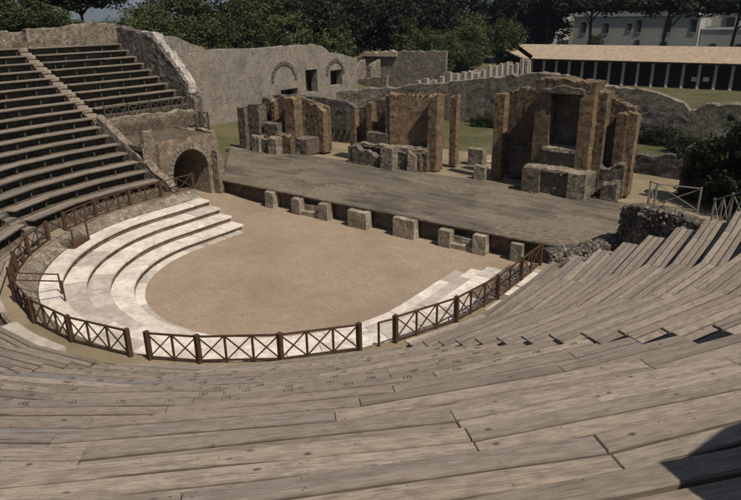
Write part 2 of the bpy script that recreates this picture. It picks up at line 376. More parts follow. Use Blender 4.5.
# far mountain
V = []; Fc = []
for i in range(41):
    t = i/40; x0, y0 = -6400+2600*t, 1300+4000*t
    h = 120+70*math.exp(-((t-.52)/.16)**2)+18*noise.noise((t*9, 2, 0))+20*noise.noise((t*3, 5, 0))
    for j in range(6):
        q = j/5; V.append((x0-q*1400, y0+q*700, -20+h*math.sin(q*1.57)))
ring_faces(41, 6, Fc); tag(obj('mountain', V, Fc, 'mountain', None, True), kind='structure')

# ---------------------------------------------------------------- seating terrace (stepped core)
V = []; Fc = []
def strip(prof, us):
    b = len(V)
    for u in us:
        for r, z in prof:
            p = hp(r, u, z); n_ = noise.noise_vector(p*1.3)*.05+noise.noise_vector(p*4.)*.025; V.append(p+Vector((n_.x, n_.y, n_.z)))
    ring_faces(len(us), len(prof), Fc, b)
def terr(k0, k1):
    pr = []
    for k in range(k0, k1):
        z = Zk(k)-.58
        pr += [(Rk(k)-.44, z-.46 if k > k0 else z-1.), (Rk(k)-.46, z-.2), (Rk(k)-.42, z), (Rk(k)+.02, z+.01)]
    return pr
top = [(29.15, Zk(18)-1.0), (29.15, Zk(18)-.6), (29.7, Zk(18)-.56), (29.72, Zk(18)-.05), (30.6, Zk(18)-.03), (31.6, Zk(18)-.02)]
strip(terr(0, NK)+top, hrange(U_L, U_R, 22, .45))
strip(terr(8, NK)+top, hrange(-191.5, U_L, 22, .45))
tag(obj('seating_terrace', V, Fc, 'earth_terrace'), kind='structure')
# end walls that hold the terrace at the stage end of the right arm and the left arm
def endwall(name, mat, x0, x1, y, th, za, zb, label, sgn):
    t = thing(name, (sgn*(x0+x1)/2, y, 0), label, 'wall')
    ruin('masonry', mat, t, [(sgn*x0, y), (sgn*x1, y)], th, 0, [(0, za), (x1-x0, zb)], rough=.07, topn=.18, seed=sgn)
    return t
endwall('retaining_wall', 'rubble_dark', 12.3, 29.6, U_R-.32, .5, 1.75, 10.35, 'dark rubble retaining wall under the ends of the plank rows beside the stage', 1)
endwall('retaining_wall', 'rubble', 12.2, 19.9, 2.95, .55, 2.1, 6.3, 'sloping rubble balustrade at the ends of the lower rows beside the arched passage', -1)

# proedria: four low wide marble steps round the orchestra
ST = [(7.35, .375), (8.35, .75), (9.33, 1.125), (10.28, 1.5)]; R_W = 11.2
V = []; Fc = []
pr = [(7.34, -.05)]
for i, (r, z) in enumerate(ST): pr += [(r+.05, (ST[i-1][1] if i else 0)-.14), (r+.05, z-.12)]
pr += [(R_W+.4, 1.38)]
strip2 = pr
b = 0
for u in hrange(-183.9, 4.7, 9, .4):
    for r, z in pr: V.append(hp(r, u, z))
ring_faces(len(V)//len(pr), len(pr), Fc)
n_ = len(pr); Fc.append(tuple(range(n_))); Fc.append(tuple(range(len(V)-1, len(V)-1-n_, -1)))
steps = tag(obj('orchestra_steps', V, Fc, 'tufa'), kind='structure')
def slab(r0, r1, u0, u1, z, th, mat, parent, jit=.012, name='slab'):
    us = hrange(u0, u1, (r0+r1)/2, max(.2, .45)); V = []; Fc = []; dz = [random.uniform(-jit, jit) for _ in range(3)]
    n = len(us)
    for i, u in enumerate(us):
        t = i/(n-1); zz = z+dz[0]*(1-t)+dz[1]*t
        e0, e1 = r0+.01*noise.noise((i*2.3+r0, u, 1)), r1
        V += [hp(e0, u, zz-th), hp(e0, u, zz-.02), hp(e0+.02, u, zz), hp(e1, u, zz+dz[2]), hp(e1, u, zz-th)]
    for i in range(n-1):
        for j in range(4): a = i*5+j; Fc.append((a, a+1, a+6, a+5))
    Fc.append((0, 4, 3, 2, 1)); e = (n-1)*5; Fc.append((e, e+1, e+2, e+3, e+4))
    return obj(name, V, [f[::-1] for f in Fc], mat, parent)
rs = random.Random(3)
for i, (r, z) in enumerate(ST):
    r1 = ST[i+1][0]+.06 if i < 3 else R_W
    u = -184.0+.03*i; end = 4.75-(0, .1, .3, .2)[i]
    while True:
        v = hstep(u, r, rs.uniform(1.1, 2.3))
        if v > end-.3: v = end
        mid = (u+v)/2
        worn = (mid > -28 and rs.random() < .4) or (-128 < mid < -88 and i < 3 and rs.random() < .7) or rs.random() < .04
        g = .011; uu = (u+g if u >= 0 or u < -180 else u+math.degrees(g/r)); vv = (v-g if v > 0 or v < -180 else v-math.degrees(g/r))
        if not (mid > -10 and i == 3 and rs.random() < .5): slab(r-.015+rs.uniform(-.012, .012), r1-.01, uu, vv, z, .13, 'marble_worn' if worn else 'marble', steps)
        u = v
        if v >= end: break
u = -183.6
while u < -40:
    v = min(hstep(u, 7, rs.uniform(.9, 1.8)), -40)
    slab(6.86+rs.uniform(-.02, .02), 7.32, u+.06, v-.02, .07, .1, 'marble_worn' if rs.random() < .5 else 'marble', steps, name='kerb_slab'); u = v
# low rubble podium wall with an earth walk above
V, Fc = [], []
pr = [(R_W-.02, 1.2), (R_W+.03, 1.56), (R_W+.3, 1.75), (R_W+.62, 1.93), (R_W+1.0, 1.955), (RA+.2, 1.96), (RA+.22, 1.5)]
us = hrange(-184.1, 4.3, 12, .3)
for u in us:
    for r, z in pr:
        p = hp(r, u, z); q = noise.noise_vector(p*2.2)*.05+noise.noise_vector(p*6)*.02; V.append(p+(q if z < 1.95 else q*.35))
ring_faces(len(us), len(pr), Fc); Fc.append(tuple(range(7))); Fc.append(tuple(range(len(V)-1, len(V)-8, -1)))
tag(obj('podium_wall', V, Fc, 'rubble_light'), 'low rubble podium wall behind the top marble step, carrying the brown railings', 'wall')
V, Fc = [], []; pr = [(R_W+.72, 1.972), (R_W+.9, 1.985), (RA+.1, 1.985)]
for u in us:
    for r, z in pr: p = hp(r, u, z); V.append(p+Vector((0, 0, .012*noise.noise(p*2))))
ring_faces(len(us), len(pr), Fc); tag(obj('walkway', V, Fc, 'dirt', None, True), kind='structure')

# ---------------------------------------------------------------- plank seating
PLK = 0
def seen(p):
    d = p-CAM; z = d.dot(F)
    if z < .2: return (d.length < 4)
    return abs(d.dot(RX)/z) < .595*1.6+.6/z and -.42*2.0-1/z < d.dot(UX)/z < .9
def plank(parent, a, b, c, d, zt, th, mat='plank_wood', name='plank'):
    """a,b inner edge start/end, c,d outer edge end/start"""
    mid = (a+b+c+d)/4; ex = ((b+c)-(a+d)).normalized(); ey = Vector((-ex.y, ex.x, 0))
    q = [((p-mid).dot(ex), (p-mid).dot(ey)) for p in (a, b, c, d)]
    if (q[1][0]-q[0][0])*(q[2][1]-q[1][1])-(q[1][1]-q[0][1])*(q[2][0]-q[1][0]) < 0: q = q[::-1]
    j = [random.uniform(-.006, .006) for _ in range(4)]; V = []
    for i, (x_, y_) in enumerate(q): V.append((x_*.9988, y_*(1-.0), j[i]-th))
    for i, (x_, y_) in enumerate(q): V.append((x_, y_, j[i]-.014))
    for i, (x_, y_) in enumerate(q): V.append((x_-math.copysign(.008, x_), y_-math.copysign(.013, y_), j[i]))
    Fc = [(3, 2, 1, 0), (8, 9, 10, 11)]
    for s in (0, 4):
        for i in range(4): k = (i+1) % 4; Fc.append((s+i, s+k, s+4+k, s+4+i))
    o = obj(name, V, Fc, mat); o.location = (mid.x, mid.y, zt); o.rotation_euler = (0, 0, math.atan2(ex.y, ex.x)); adopt(o, parent)
    return o
rp = random.Random(11)
PLANKS = {}
def deck(parent, k, u0, u1, nb, width, posts, lmin=2.9, lmax=4.3):
    r0, z = Rk(k), Zk(k)
    bw = width/nb; us = [u0]
    while True:
        v = hstep(us[-1], r0+.4, rp.uniform(lmin, lmax))
        rem = hp(r0, v)-hp(r0, u1)
        if v >= u1 or rem.length < 1.3: break
        us.append(v)
    us.append(u1)
    for s, (ua, ub) in enumerate(zip(us, us[1:])):
        shift = [0]*nb
        for i in range(nb):
            ra, rb = r0+i*bw, r0+(i+1)*bw-rp.uniform(.018, .034)
            a, b, c, d = hp(ra, ua), hp(ra, ub), hp(rb, ub), hp(rb, ua)
            t = (b-a).normalized()*rp.uniform(.001, .005); a, d, b, c = a+t, d+t, b-t, c-t
            mid = Vector(((a+c).x/2, (a+c).y/2, z))
            if not (seen(mid) or seen(Vector((a.x, a.y, z))) or seen(Vector((b.x, b.y, z)))): continue
            o = plank(parent, a, b, c, d, z+rp.uniform(-.006, .006), rp.uniform(.05, .06)+(.03 if posts else 0))
            PLANKS[(k, s, i, parent.name)] = (o, a, b, c, d, z)
        if posts:
            for q in (.08, .5):
                pa = hp(r0, ua)*(1-q)+hp(r0, ub)*q; n_ = Vector((pa.x, min(0, pa.y), 0)).normalized(); pa = pa+n_*.16
                if seen(Vector((pa.x, pa.y, z))): MB().beam((pa.x, pa.y, z-.62), (pa.x, pa.y, z-.062), .09, .09).build('support_post', 'old_rail_wood', parent)
def wedge(name, label, u0, u1, ks, nb=3, posts=False, width=.86):
    m = (u0+u1)/2 if -180 < u0 and u1 < 0 else (u1 if u0 < -180 else u0); p = hp(Rk(6), m)
    t = thing(name, (p.x, p.y, 2.), label, 'seating', 'plank seating wedges')
    for k in ks:
        hw = math.degrees(.40/(Rk(k)+.4))
        a = u0+hw if u0 in STAIRS else u0; b = u1-hw if u1 in STAIRS else u1
        if u1 == U_R: b = U_R+rp.uniform(-.06, .08)
        if u0 == U_L: a = U_L+rp.uniform(-.1, .1)-(.2 if k > 7 else 0)
        deck(t, k, a, b, nb if not callable(nb) else nb(k), width, posts)
    return t
wd1 = wedge('plank_seating', 'weathered plank seating running from stairs to row ends by the dark low rubble wall', STAIRS[0], U_R, range(0, NK), 4)
wd2 = wedge('plank_seating', 'weathered plank seating directly behind the long middle railing, boards marked with seat numbers', STAIRS[1], STAIRS[0], range(0, NK), 4)
wd3 = wedge('plank_seating', 'greyish plank seating beside the pale curved stone kerb, sharing its stair with the numbered boards', STAIRS[2], STAIRS[1], range(1, NK), 4)
wd4 = wedge('plank_seating', 'plank seating behind the railing between the timber steps and the thin handrails', STAIRS[3], STAIRS[2], range(0, NK), 3, True, .7)
wd5 = wedge('plank_seating', 'tall wedge of plank benches on short posts beside the sloping rubble balustrade', U_L, STAIRS[3], range(1, NK), 3, True, .70)
wd6 = wedge('plank_seating', 'upper block of plank benches above the arch, against the dark sloping wall', U_W1+.1, U_W0, range(9, NK), 3, True, .70)

# painted seat numbers on the numbered boards
def seat_number(txt, key, t, off, size, parent):
    if key not in PLANKS: return
    o, a, b, c, d, z = PLANKS[key]
    p = (a*(1-t)+b*t)*(1-off)+(d*(1-t)+c*t)*off; ex = (b-a).normalized()
    cu = bpy.data.curves.new('seat_number', 'FONT'); cu.body = txt; cu.size = size; cu.align_x = 'CENTER'; cu.align_y = 'CENTER'; cu.offset = .0
    tmp = bpy.data.objects.new('tmp', cu); C.objects.link(tmp)
    bpy.context.view_layer.update(); me = bpy.data.meshes.new_from_object(tmp); bpy.data.objects.remove(tmp)
    me.materials.clear(); me.materials.append(M['paint_black'])
    q = bpy.data.objects.new('seat_number', me); C.objects.link(q)
    q.location = (p.x, p.y, z+.012); q.rotation_euler = (0, 0, math.atan2(ex.y, ex.x)+math.pi*0)
    q.parent = o; q.matrix_parent_inverse = (Matrix.Translation(o.location) @ Matrix.Rotation(o.rotation_euler.z, 4, 'Z')).inverted()
rn = random.Random(5)
for k in range(2, 10):
    num = 100+7*k
    for s_ in range(0, 5):
        for q in range(4):
            num += 1
            if rn.random() < .8: seat_number(str(num), (k, s_, 0, wd2.name), .13+.25*q, .55, .12, None)
for k in range(5, 9):
    num = 300+5*k
    for s_ in range(0, 5):
        for q in range(3):
            num += 1
            if rn.random() < .7: seat_number(str(num), (k, s_, 1, wd2.name), .2+.3*q, .45, .115, None)
# stairways between the wedges: two timber treads to each row
def stairway(u, ks, label):
    p = hp(RA, u); t = thing('stairway', (p.x, p.y, 2.), label, 'stairs', 'stairways through the plank seating')
    hw = .385
    for k in ks:
        for r0, r1, z in ((Rk(k)-.02, Rk(k)+.47, Zk(k)-.37), (Rk(k)+.48, Rk(k)+.93, Zk(k)-.012)):
            if u < -180: dirn = Vector((-1, 0, 0))
            else: dirn = hp(1, u)
            tn = Vector((-dirn.y, dirn.x, 0)); o0 = Vector((0, -(u+180), 0)) if u < -180 else Vector()
            a, b, c, d = o0+dirn*r0-tn*hw, o0+dirn*r0+tn*hw, o0+dirn*r1+tn*hw, o0+dirn*r1-tn*hw
            m = (a+c)/2
            if seen(Vector((m.x, m.y, z))): plank(t, a, b, c, d, z, .24 if u < -180 or u < -140 else .05, ('marble' if u == STAIRS[0] and k < 3 else 'stair_wood') if -180 < u else 'tufa_step', 'tread')
    return t
M['tufa_step'] = M['block_stone']
stairway(STAIRS[0], range(0, NK), 'stair of small dark notches climbing from the railing gap through the near planks')
stairway(STAIRS[1], range(0, NK), 'stair of notches starting at the narrow railing gap beside the pale kerb')
stairway(STAIRS[2], range(0, NK), 'stair above the thin handrails, leading up through the plank rows')
stairway(STAIRS[3], range(0, NK), 'stair above the small timber steps, leading up between plank benches')
stairway(-183.06, range(8, NK), 'pale stone stair climbing beside the upper benches to the top wall')

# pale stone kerb ring at the foot of the planks
t = thing('stone_kerb', (0, -12.8, 1.9), 'pale curved stone kerb slabs at the foot of the lowest plank rows', 'kerb')
for u0, u1, r0, r1, z in ((-109, -75, 12.55, 13.4, 2.16), (-26, -2, 12.12, 12.55, 2.02), (-.0, 3.4, 12.15, 12.5, 2.06)):
    u = u0
    while u < u1:
        v = min(hstep(u, 12.5, rs.uniform(.9, 1.9)), u1)
        if rs.random() < .85 and (v-u > 2 or u >= 0): slab(r0+rs.uniform(-.03, .03), r1, u+.04, v-.03, z+rs.uniform(-.02, .02), .2, 'marble_worn' if rs.random() < .6 else 'marble', t, name='kerb_slab')
        u = v

# ---------------------------------------------------------------- railings
def railing(label, pts, z, h=1.0, bays=3, mat='rail_wood', pw=.15, ends=True, group=None, name='railing', foot=None):
    """pts: list of main post positions; each bay between them split by thin uprights with crossed braces"""
    t = thing(name, (pts[0].x, pts[0].y, z), label, 'railing', group)
    zf = (lambda p: z) if foot is None else foot
    for p in pts: MB().beam((p.x, p.y, zf(p)-.06), (p.x, p.y, zf(p)+h+.05), pw, pw).build('post', mat, t)
    for a, b in zip(pts, pts[1:]):
        n = bays if isinstance(bays, int) else max(1, round((b-a).length/bays))
        q = [a+(b-a)*i/n for i in range(n+1)]
        d = (b-a).normalized()*pw*.5
        for hz in (h-.02, .1): MB().beam((a.x+d.x, a.y+d.y, zf(a)+hz), (b.x-d.x, b.y-d.y, zf(b)+hz), .055, .06).build('rail', mat, t)
        for p in q[1:-1]: MB().beam((p.x, p.y, zf(p)-.02), (p.x, p.y, zf(p)+h-.055), .06, .06).build('upright', mat, t)
        e = (b-a).normalized()*.05; sd_ = Vector((-e.y, e.x, 0))*.28
        for p0, p1 in zip(q, q[1:]):
            for s, (l, r) in ((1, (.14, h-.06)), (-1, (h-.06, .14))):
                MB().beam((p0.x+e.x+sd_.x*s, p0.y+e.y+sd_.y*s, zf(p0)+l), (p1.x-e.x+sd_.x*s, p1.y-e.y+sd_.y*s, zf(p1)+r), .03, .045).build('brace', mat, t)
    return t
RF, ZF = 12.06, 1.98
arc = lambda us: [hp(RF, u) for u in us]
railing('brown cross-braced railing between the two gaps, in front of the numbered boards', arc((-67.4, -59.1, -46.4, -33.9)), ZF, bays=1.0)
railing('brown cross-braced railing rising toward the stage along the right-hand marble steps', arc((-27.5, -14.6, -1.8, 1.9, 3.95)), ZF, bays=1.0)
railing('brown cross-braced railing curving past the pale kerb between thin handrails and narrow gap', arc((-108, -96, -83.7, -71.0)), ZF, bays=1.0)
railing('brown cross-braced railing between the timber steps and the thin handrails', arc((-145.6, -135, -124.5, -114.5)), ZF, bays=1.0)
railing('brown cross-braced railing from the timber steps to the arched passage', arc((-153.1, -165, -177, -181.6, -184.1)), ZF, bays=1.0)
def stub(u, du, label):
    a, b = hp(RF, u), hp(RF, u+du); t = thing('gate_post', (b.x, b.y, ZF), label, 'post')
    MB().beam((b.x, b.y, ZF-.03), (b.x, b.y, ZF+.93), .06, .06).build('post', 'rail_wood', t)
    MB().beam((a.x, a.y, ZF+.92), (b.x, b.y, ZF+.92), .045, .05).build('rail', 'rail_wood', t)
stub(-27.9, -2.6, 'thin post with short top rail at the wide railing gap')
# timber steps and handrails down to the marble steps
def timber_steps(u, label, n=2):
    d = hp(1, u); tn = Vector((-d.y, d.x, 0)); p = d*10.9; t = thing('timber_steps', (p.x, p.y, 1.5), label, 'steps')
    for i, (r, z) in enumerate(((10.75, 1.68), (11.15, 1.88))[:n]):
        m = MB(); a, b, c, e = d*r-tn*.75, d*r+tn*.75, d*(r+.4)+tn*.75, d*(r+.4)-tn*.75
        V = [(q.x, q.y, zz) for zz in (1.5, z) for q in (a, b, c, e)]
        m.add(V, [(3, 2, 1, 0), (4, 5, 6, 7), (0, 1, 5, 4), (1, 2, 6, 5), (2, 3, 7, 6), (3, 0, 4, 7)]).build('tread', 'rail_wood' if i == 0 else 'stair_wood', t)
    for s in (-.7, .7):
        q = d*10.8+tn*s; q2 = d*11.9+tn*s
        MB().beam((q.x, q.y, 1.5), (q.x, q.y, 2.5), .07, .07).build('post', 'rail_wood', t)
        MB().beam((q.x, q.y, 2.46), (q2.x, q2.y, 2.9), .05, .06).build('handrail', 'rail_wood', t)
timber_steps(STAIRS[3], 'small brown timber steps with posts on the top marble step')
d = hp(1, -110.5); tn = Vector((-d.y, d.x, 0)); t = thing('handrail', tuple(d*11+Vector((0, 0, 1.5))), 'pair of thin brown handrails leading down to the marble steps', 'handrail')
for s in (-.45, .45):
    q, q2 = d*10.3+tn*s, d*12.0+tn*s
    MB().beam((q.x, q.y, 1.49), (q.x, q.y, 2.45), .055, .055).build('post', 'rail_wood', t)
    MB().beam((q.x, q.y, 2.42), (q2.x, q2.y, 2.9), .045, .05).build('rail', 'rail_wood', t)
    MB().beam((q2.x, q2.y, 1.96), (q2.x, q2.y, 2.92), .055, .055).build('post', 'rail_wood', t)

# ---------------------------------------------------------------- stage
YS, ZS = 8.65, 1.30
stg = thing('stage', (0, 12.5, 0), 'long low dark stage platform in front of the brick ruins', 'stage')
m = MB(); nx, ny = 90, 24; x0s, x1s = -15.6, 13.6
for i in range(nx+1):
    for j in range(ny+1):
        t_ = i/nx; u_ = j/ny; yy = YS-.03+(18.6-YS)*u_; xr = 12.2 if yy < 10.2 else 13.75-.18*(yy-12.)
        xl = -15.4 if yy < 9.5 else -15.4-(yy-9.5)*1.02
        xx = xl+(xr-xl)*t_; yy += (.035*noise.noise((xx*1.7, 3, 0))+.02*noise.noise((xx*5, 7, 0)))*(j == 0); m.v.append((xx, yy, ZS+.02*noise.noise((xx*.35, yy*.35, 2))+.01*noise.noise((xx*2, yy*2, 2))))
ring_faces(nx+1, ny+1, m.f); m.f = [f[::-1] for f in m.f]
o = m.build('floor', 'stage_floor', stg, True)
sol = o.modifiers.new('thickness', 'SOLIDIFY'); sol.thickness = .16; sol.offset = -1
ruin('front_wall', 'tufa', stg, [(-15.5, YS+.62), (12.3, YS+.62)], .4, 0, ZS-.16, rough=.05, topn=0., seed=4)
ruin('end_wall', 'rubble_dark', stg, [(13.45, 11.4), (12.7, 17.2)], .3, 0, ZS-.17, rough=.03, topn=0., seed=6)
def cut_stone(name, x0, x1, y0, y1, z0, z1, label=None, parent=None, mat='block_stone', rough=.03, group=None, taper=.04):
    V, Fc = rbox(x0, x1, y0, y1, z0, z1, seg=.25, dz=.25, rough=rough, topn=.06, batter=taper); o = obj(name, V, Fc, mat, parent)
    if label: tag(o, label, 'block' if name == 'stone_block' else 'bench', group)
    return o
cut_stone('stone_block', -9.75, -8.95, 8.3, 8.95, 0, 1.12, 'small upright stone block on the orchestra floor nearest the arched passage')
cut_stone('stone_block', -2.2, -.75, 8.12, 8.75, 0, 1.1, 'wide light stone block with broken top between small block pair and wider grey block')
cut_stone('stone_block', 1.2, 2.72, 8.2, 8.75, 0, 1.2, 'wide grey stone block before the stage, with a pale right edge')
cut_stone('stone_block', 8.75, 9.4, 8.35, 9., 0, 1.02, 'squat upright stone block in front of the stage beside the railing end')
def seat_pair(xa, xb, label):
    t = thing('stage_steps', ((xa+xb)/2, 8.5, 0), label, 'steps')
    for x_ in (xa, xb): cut_stone('side_block', x_-.38, x_+.38, 8.2, 8.85, 0, 1.08+.05*math.sin(x_), None, t)
    cut_stone('step', xa+.36, xb-.36, 8.3, 8.75, 0, .3, None, t); cut_stone('step', xa+.36, xb-.36, 8.62, 9.1, 0, .68, None, t)
seat_pair(-6.75, -4.35, 'stone stage steps between two small blocks, toward the arched passage')
seat_pair(4.75, 6.95, 'stone stage steps between two small blocks, toward the right-hand railing')

# ---------------------------------------------------------------- ruined stage backdrop, three blocks
def opening_wall(name, mat, parent, x0, x1, y0, y1, z0, z1, hx0, hx1, hz0, hz1, **k):
    """wall with one opening, as masonry pieces round the hole joined into one mesh"""
    m = MB()
    m.add(*rbox(x0, hx0, y0, y1, z0, (z1[0], z1[1]) if isinstance(z1, tuple) else z1, **k)); m.add(*rbox(hx1, x1, y0, y1, z0, z1[1] if isinstance(z1, tuple) else z1, **k))
    m.add(*rbox(hx0-.02, hx1+.02, y0+.02, y1-.02, hz1, z1, **k))
    if hz0 > z0+.05: m.add(*rbox(hx0-.02, hx1+.02, y0+.02, y1-.02, z0, hz0, topn=.02))
    return m.build(name, mat, parent)
ZB = 1.25
# right-hand block
t = thing('stage_backdrop', (7, 19, ZB), 'tallest brick ruin with gabled niche above a stone podium, toward the dark ivy', 'ruin', 'ruined brick stage backdrop')
pier('pillar', 'brick', t, 1.85, 2.6, 20.1, 20.9, ZB, (7.2, 7.35))
pier('wall', 'brick_brown', t, 2.3, 5.5, 21.5, 22.3, ZB, (7.3, 7.9))
pier('side_wall', 'brick_brown', t, 5.15, 5.75, 19.6, 22.6, ZB, 8.1)
pier('wall', 'brick_grey', t, 2.85, 5.4, 21.1, 21.9, ZB, 3.4)
pier('niche_back', 'brick_grey', t, 6.1, 8.7, 20.1, 20.8, ZB, 8.0)
pier('pillar', 'brick_brown', t, 5.35, 6.4, 18.9, 20.5, 2.6, 7.75)
pier('pillar', 'brick', t, 8.35, 9.2, 18.75, 20.6, 2.6, 7.7)
pier('lintel', 'brick_brown', t, 5.3, 9.2, 18.85, 20.7, 7.65, (8.6, 8.4))
V, Fc = ruin_geo([(5.9, 18.86), (7.2, 18.82), (8.6, 18.84)], .24, 7.72, [(0, 7.86), (1.3, 8.25), (2.7, 7.9)], seg=.2, dz=.14, rough=.04, topn=.12)
obj('gable', V, Fc, 'brick_grey', t)
pier('niche_sill', 'block_stone', t, 6.1, 8.6, 18.75, 20.2, 3.95, 4.2, topn=.03)
pier('pedestal', 'brick_grey', t, 6.15, 8.5, 18.9, 20.2, 2.6, 4.0, topn=.02)
pier('podium', 'brick_grey', t, 5.4, 9.6, 17.9, 20.6, ZB, 2.75, topn=.15)
pier('podium_block', 'brick_grey', t, 5.3, 6.5, 17.6, 18.4, ZB, 2.95, topn=.15)
pier('podium_block', 'rubble_light', t, 8.45, 9.6, 17.45, 18.6, ZB, 3.0, topn=.15)
pier('ledge', 'rubble_light', t, 5.35, 9.5, 17.75, 18.9, 2.78, 2.98, topn=.08)
pier('wall', 'brick_brown', t, 9.1, 11.2, 20.6, 21.4, ZB, (7.75, 6.8))
pier('side_wall', 'brick_brown', t, 9.15, 9.75, 19.6, 21.2, ZB, 7.75)
pier('pillar', 'brick', t, 10.95, 11.55, 20.2, 21.0, ZB, (6.7, 6.4))
pier('pier', 'brick_brown', t, 10.35, 11.0, 20.0, 20.8, ZB, (6.5, 6.5))
pier('stone_block', 'brick_grey', t, 10.3, 11.25, 18.5, 19.6, ZB, (2.2, 2.4))
pier('rubble_pile', 'brick_grey', t, 9.5, 11.3, 19.7, 20.7, ZB, (2.9, 3.4), topn=.5, rough=.12)
# middle block
t = thing('stage_backdrop', (-6.5, 19, ZB), 'middle brick ruin with broad orange wall and tall pillar between two gaps', 'ruin', 'ruined brick stage backdrop')
ruin('wall', 'brick', t, [(-6.9, 19.9), (-2.9, 21.15)], .8, 2.6, [(0, 6.75), (4, 6.85)], seg=.22, dz=.24, rough=.06, topn=.2, seed=3.3)
pier('pillar', 'brick', t, -3.3, -2.5, 19.55, 20.5, ZB, (6.9, 7.0))
pier('pillar', 'brick', t, -2.75, -2.2, 22.0, 22.6, ZB, 6.8)
pier('pillar', 'brick', t, -7.25, -6.6, 19.6, 20.5, 2.6, 6.7)
pier('niche_back', 'brick_brown', t, -9.0, -6.7, 20.6, 21.3, ZB, (6.1, 6.7))
pier('pillar', 'brick', t, -9.35, -8.8, 19.9, 20.7, 2.6, (5.8, 6.1))
pier('wall', 'brick_brown', t, -10.9, -9.2, 20.6, 21.4, ZB, (5.2, 5.8))
pier('pillar', 'brick', t, -11.15, -10.6, 20.0, 20.8, ZB, (5.0, 5.3))
pier('niche_pedestal', 'brick_grey', t, -9.0, -7.0, 19.4, 20.9, 2.6, 3.7, topn=.05)
pier('podium', 'brick_grey', t, -9.6, -3.1, 19.2, 21.2, ZB, (2.7, 2.75))
pier('podium_block', 'brick_grey', t, -10.1, -9.35, 18.3, 20.0, ZB, 2.6)
pier('podium_block', 'rubble_light', t, -6.6, -5.5, 17.95, 19.3, ZB, 2.75)
pier('podium_wall', 'brick_grey', t, -9.6, -6.4, 18.25, 18.9, ZB, (2.7, 1.9), topn=.3)
pier('ledge', 'rubble_light', t, -9.4, -3.3, 18.95, 20.0, 2.62, 2.86, topn=.12)
pier('podium_wall', 'brick_grey', t, -5.7, -3.45, 18.75, 19.5, ZB, (2.65, 2.6), topn=.2)
pier('standing_stone', 'rubble_light', t, -4.35, -3.7, 18.3, 18.95, ZB, (2.7, 2.5), batter=.5)
# left-hand block
t = thing('stage_backdrop', (-18.5, 18.5, ZB), 'lowest brick ruin with niches and white-edged blocks, toward the tall grey wall', 'ruin', 'ruined brick stage backdrop')
ruin('back_wall', 'brick_brown', t, [(-21.4, 19.4), (-17.5, 20.2), (-14.4, 21.3)], .6, ZB, [(0, 5.0), (4.2, 6.05), (5.5, 5.7), (7.4, 4.95)], seg=.22, dz=.24, rough=.06, topn=.2, seed=5.5)
pier('pillar', 'brick_grey', t, -22.2, -21.3, 17.6, 19.2, ZB, 5.05)
pier('wall', 'brick_grey', t, -21.4, -19.9, 18.0, 19.0, ZB, (5.1, 5.5))
pier('niche_back', 'brick_brown', t, -20.2, -17.6, 19.4, 20.1, ZB, (5.7, 6.0))
pier('niche_post', 'brick', t, -19.2, -18.75, 18.9, 19.6, 3.6, 5.7)
pier('pillar', 'brick', t, -17.4, -16.2, 18.7, 19.7, ZB, (6.1, 5.9))
pier('niche_pedestal', 'brick_grey', t, -19.6, -17.9, 18.2, 19.5, 2.7, 3.75, topn=.05)
pier('podium', 'brick_brown', t, -20.6, -16.2, 18.0, 19.8, ZB, 2.75)
pier('stone_block', 'rubble_light', t, -20.3, -19.4, 17.3, 18.1, ZB, 2.75)
pier('stone_block', 'rubble_light', t, -18.2, -17.2, 17.2, 18.1, ZB, 2.7)
pier('wall', 'brick_grey', t, -19.5, -18.1, 17.6, 18.1, ZB, 2.4)
pier('wall', 'brick_brown', t, -16.4, -14.9, 20.3, 21.0, ZB, (5.7, 5.2))
pier('pillar', 'brick', t, -15.0, -14.35, 20.3, 21.3, ZB, (5.2, 4.9))
pier('pedestal', 'brick_grey', t, -16.2, -14.9, 18.6, 20.4, ZB, 2.6)
# loose things in the gaps
cut_stone('stone_block', .9, 1.75, 19.2, 19.9, 1.1, 2.15, 'round-topped stone drum standing in the gap beside the tallest ruin', None, 'rubble_light', .06, None, .2)
cut_stone('stone_block', -1.9, -.6, 23.6, 24.4, 1.0, 2.4, 'dark squared stone in the grassy gap behind the tall pillar', None, 'rubble')
tag(cut_stone('threshold', -1.9, 1.9, 24.8, 25.3, .95, 1.25, None, None, 'marble_worn'), 'long pale threshold slab lying across the grassy gap', 'slab')

# walls behind the backdrop
t = thing('rubble_wall', (-19, 26, 1), 'dark rubble wall with small square holes behind the left gap', 'wall')
ruin('masonry', 'rubble_dark', t, [(-27.2, 26), (-12.5, 26)], .7, .7, [(0, 4.7), (2, 5.1), (8, 5.2), (11.3, 5.0), (13, 4.1), (14.7, 3.4)], seed=8, topn=.15)
m = MB()
for i in range(5): m.box(-18.6+i*.75, -18.3+i*.75, 25.52, 25.6, 2.0, 2.35)
m.build('putlog_hole', 'window_dark', t)
t = thing('rubble_wall', (0, 44, 1), 'long broken rubble wall between the theatre ruins and the colonnaded court', 'wall')
ruin('masonry', 'grey_wall', t, [(-32, 42), (-24, 44), (-13, 44.5), (16, 44), (34, 44)], .9, .4,
     [(0, 3.5), (8, 4.1), (12, 4.6), (19, 5.5), (26.5, 6.5), (29.5, 6.7), (33, 5.8), (39, 5.4), (42, 4.6), (43.1, 3.5), (44, 4.5), (48, 4.6), (66, 4.4)], seg=.6, dz=.6, rough=.1, topn=.25, seed=12)
t = thing('rubble_wall', (13, 30, 1), 'low shaded rubble wall beyond the right end of the backdrop', 'wall')
ruin('masonry', 'rubble_dark', t, [(9.6, 28.4), (14, 27.8), (17.5, 27.5), (23, 27)], .8, .5, [(0, 2.3), (3, 2.7), (8, 3.2), (13, 4)], seed=14)
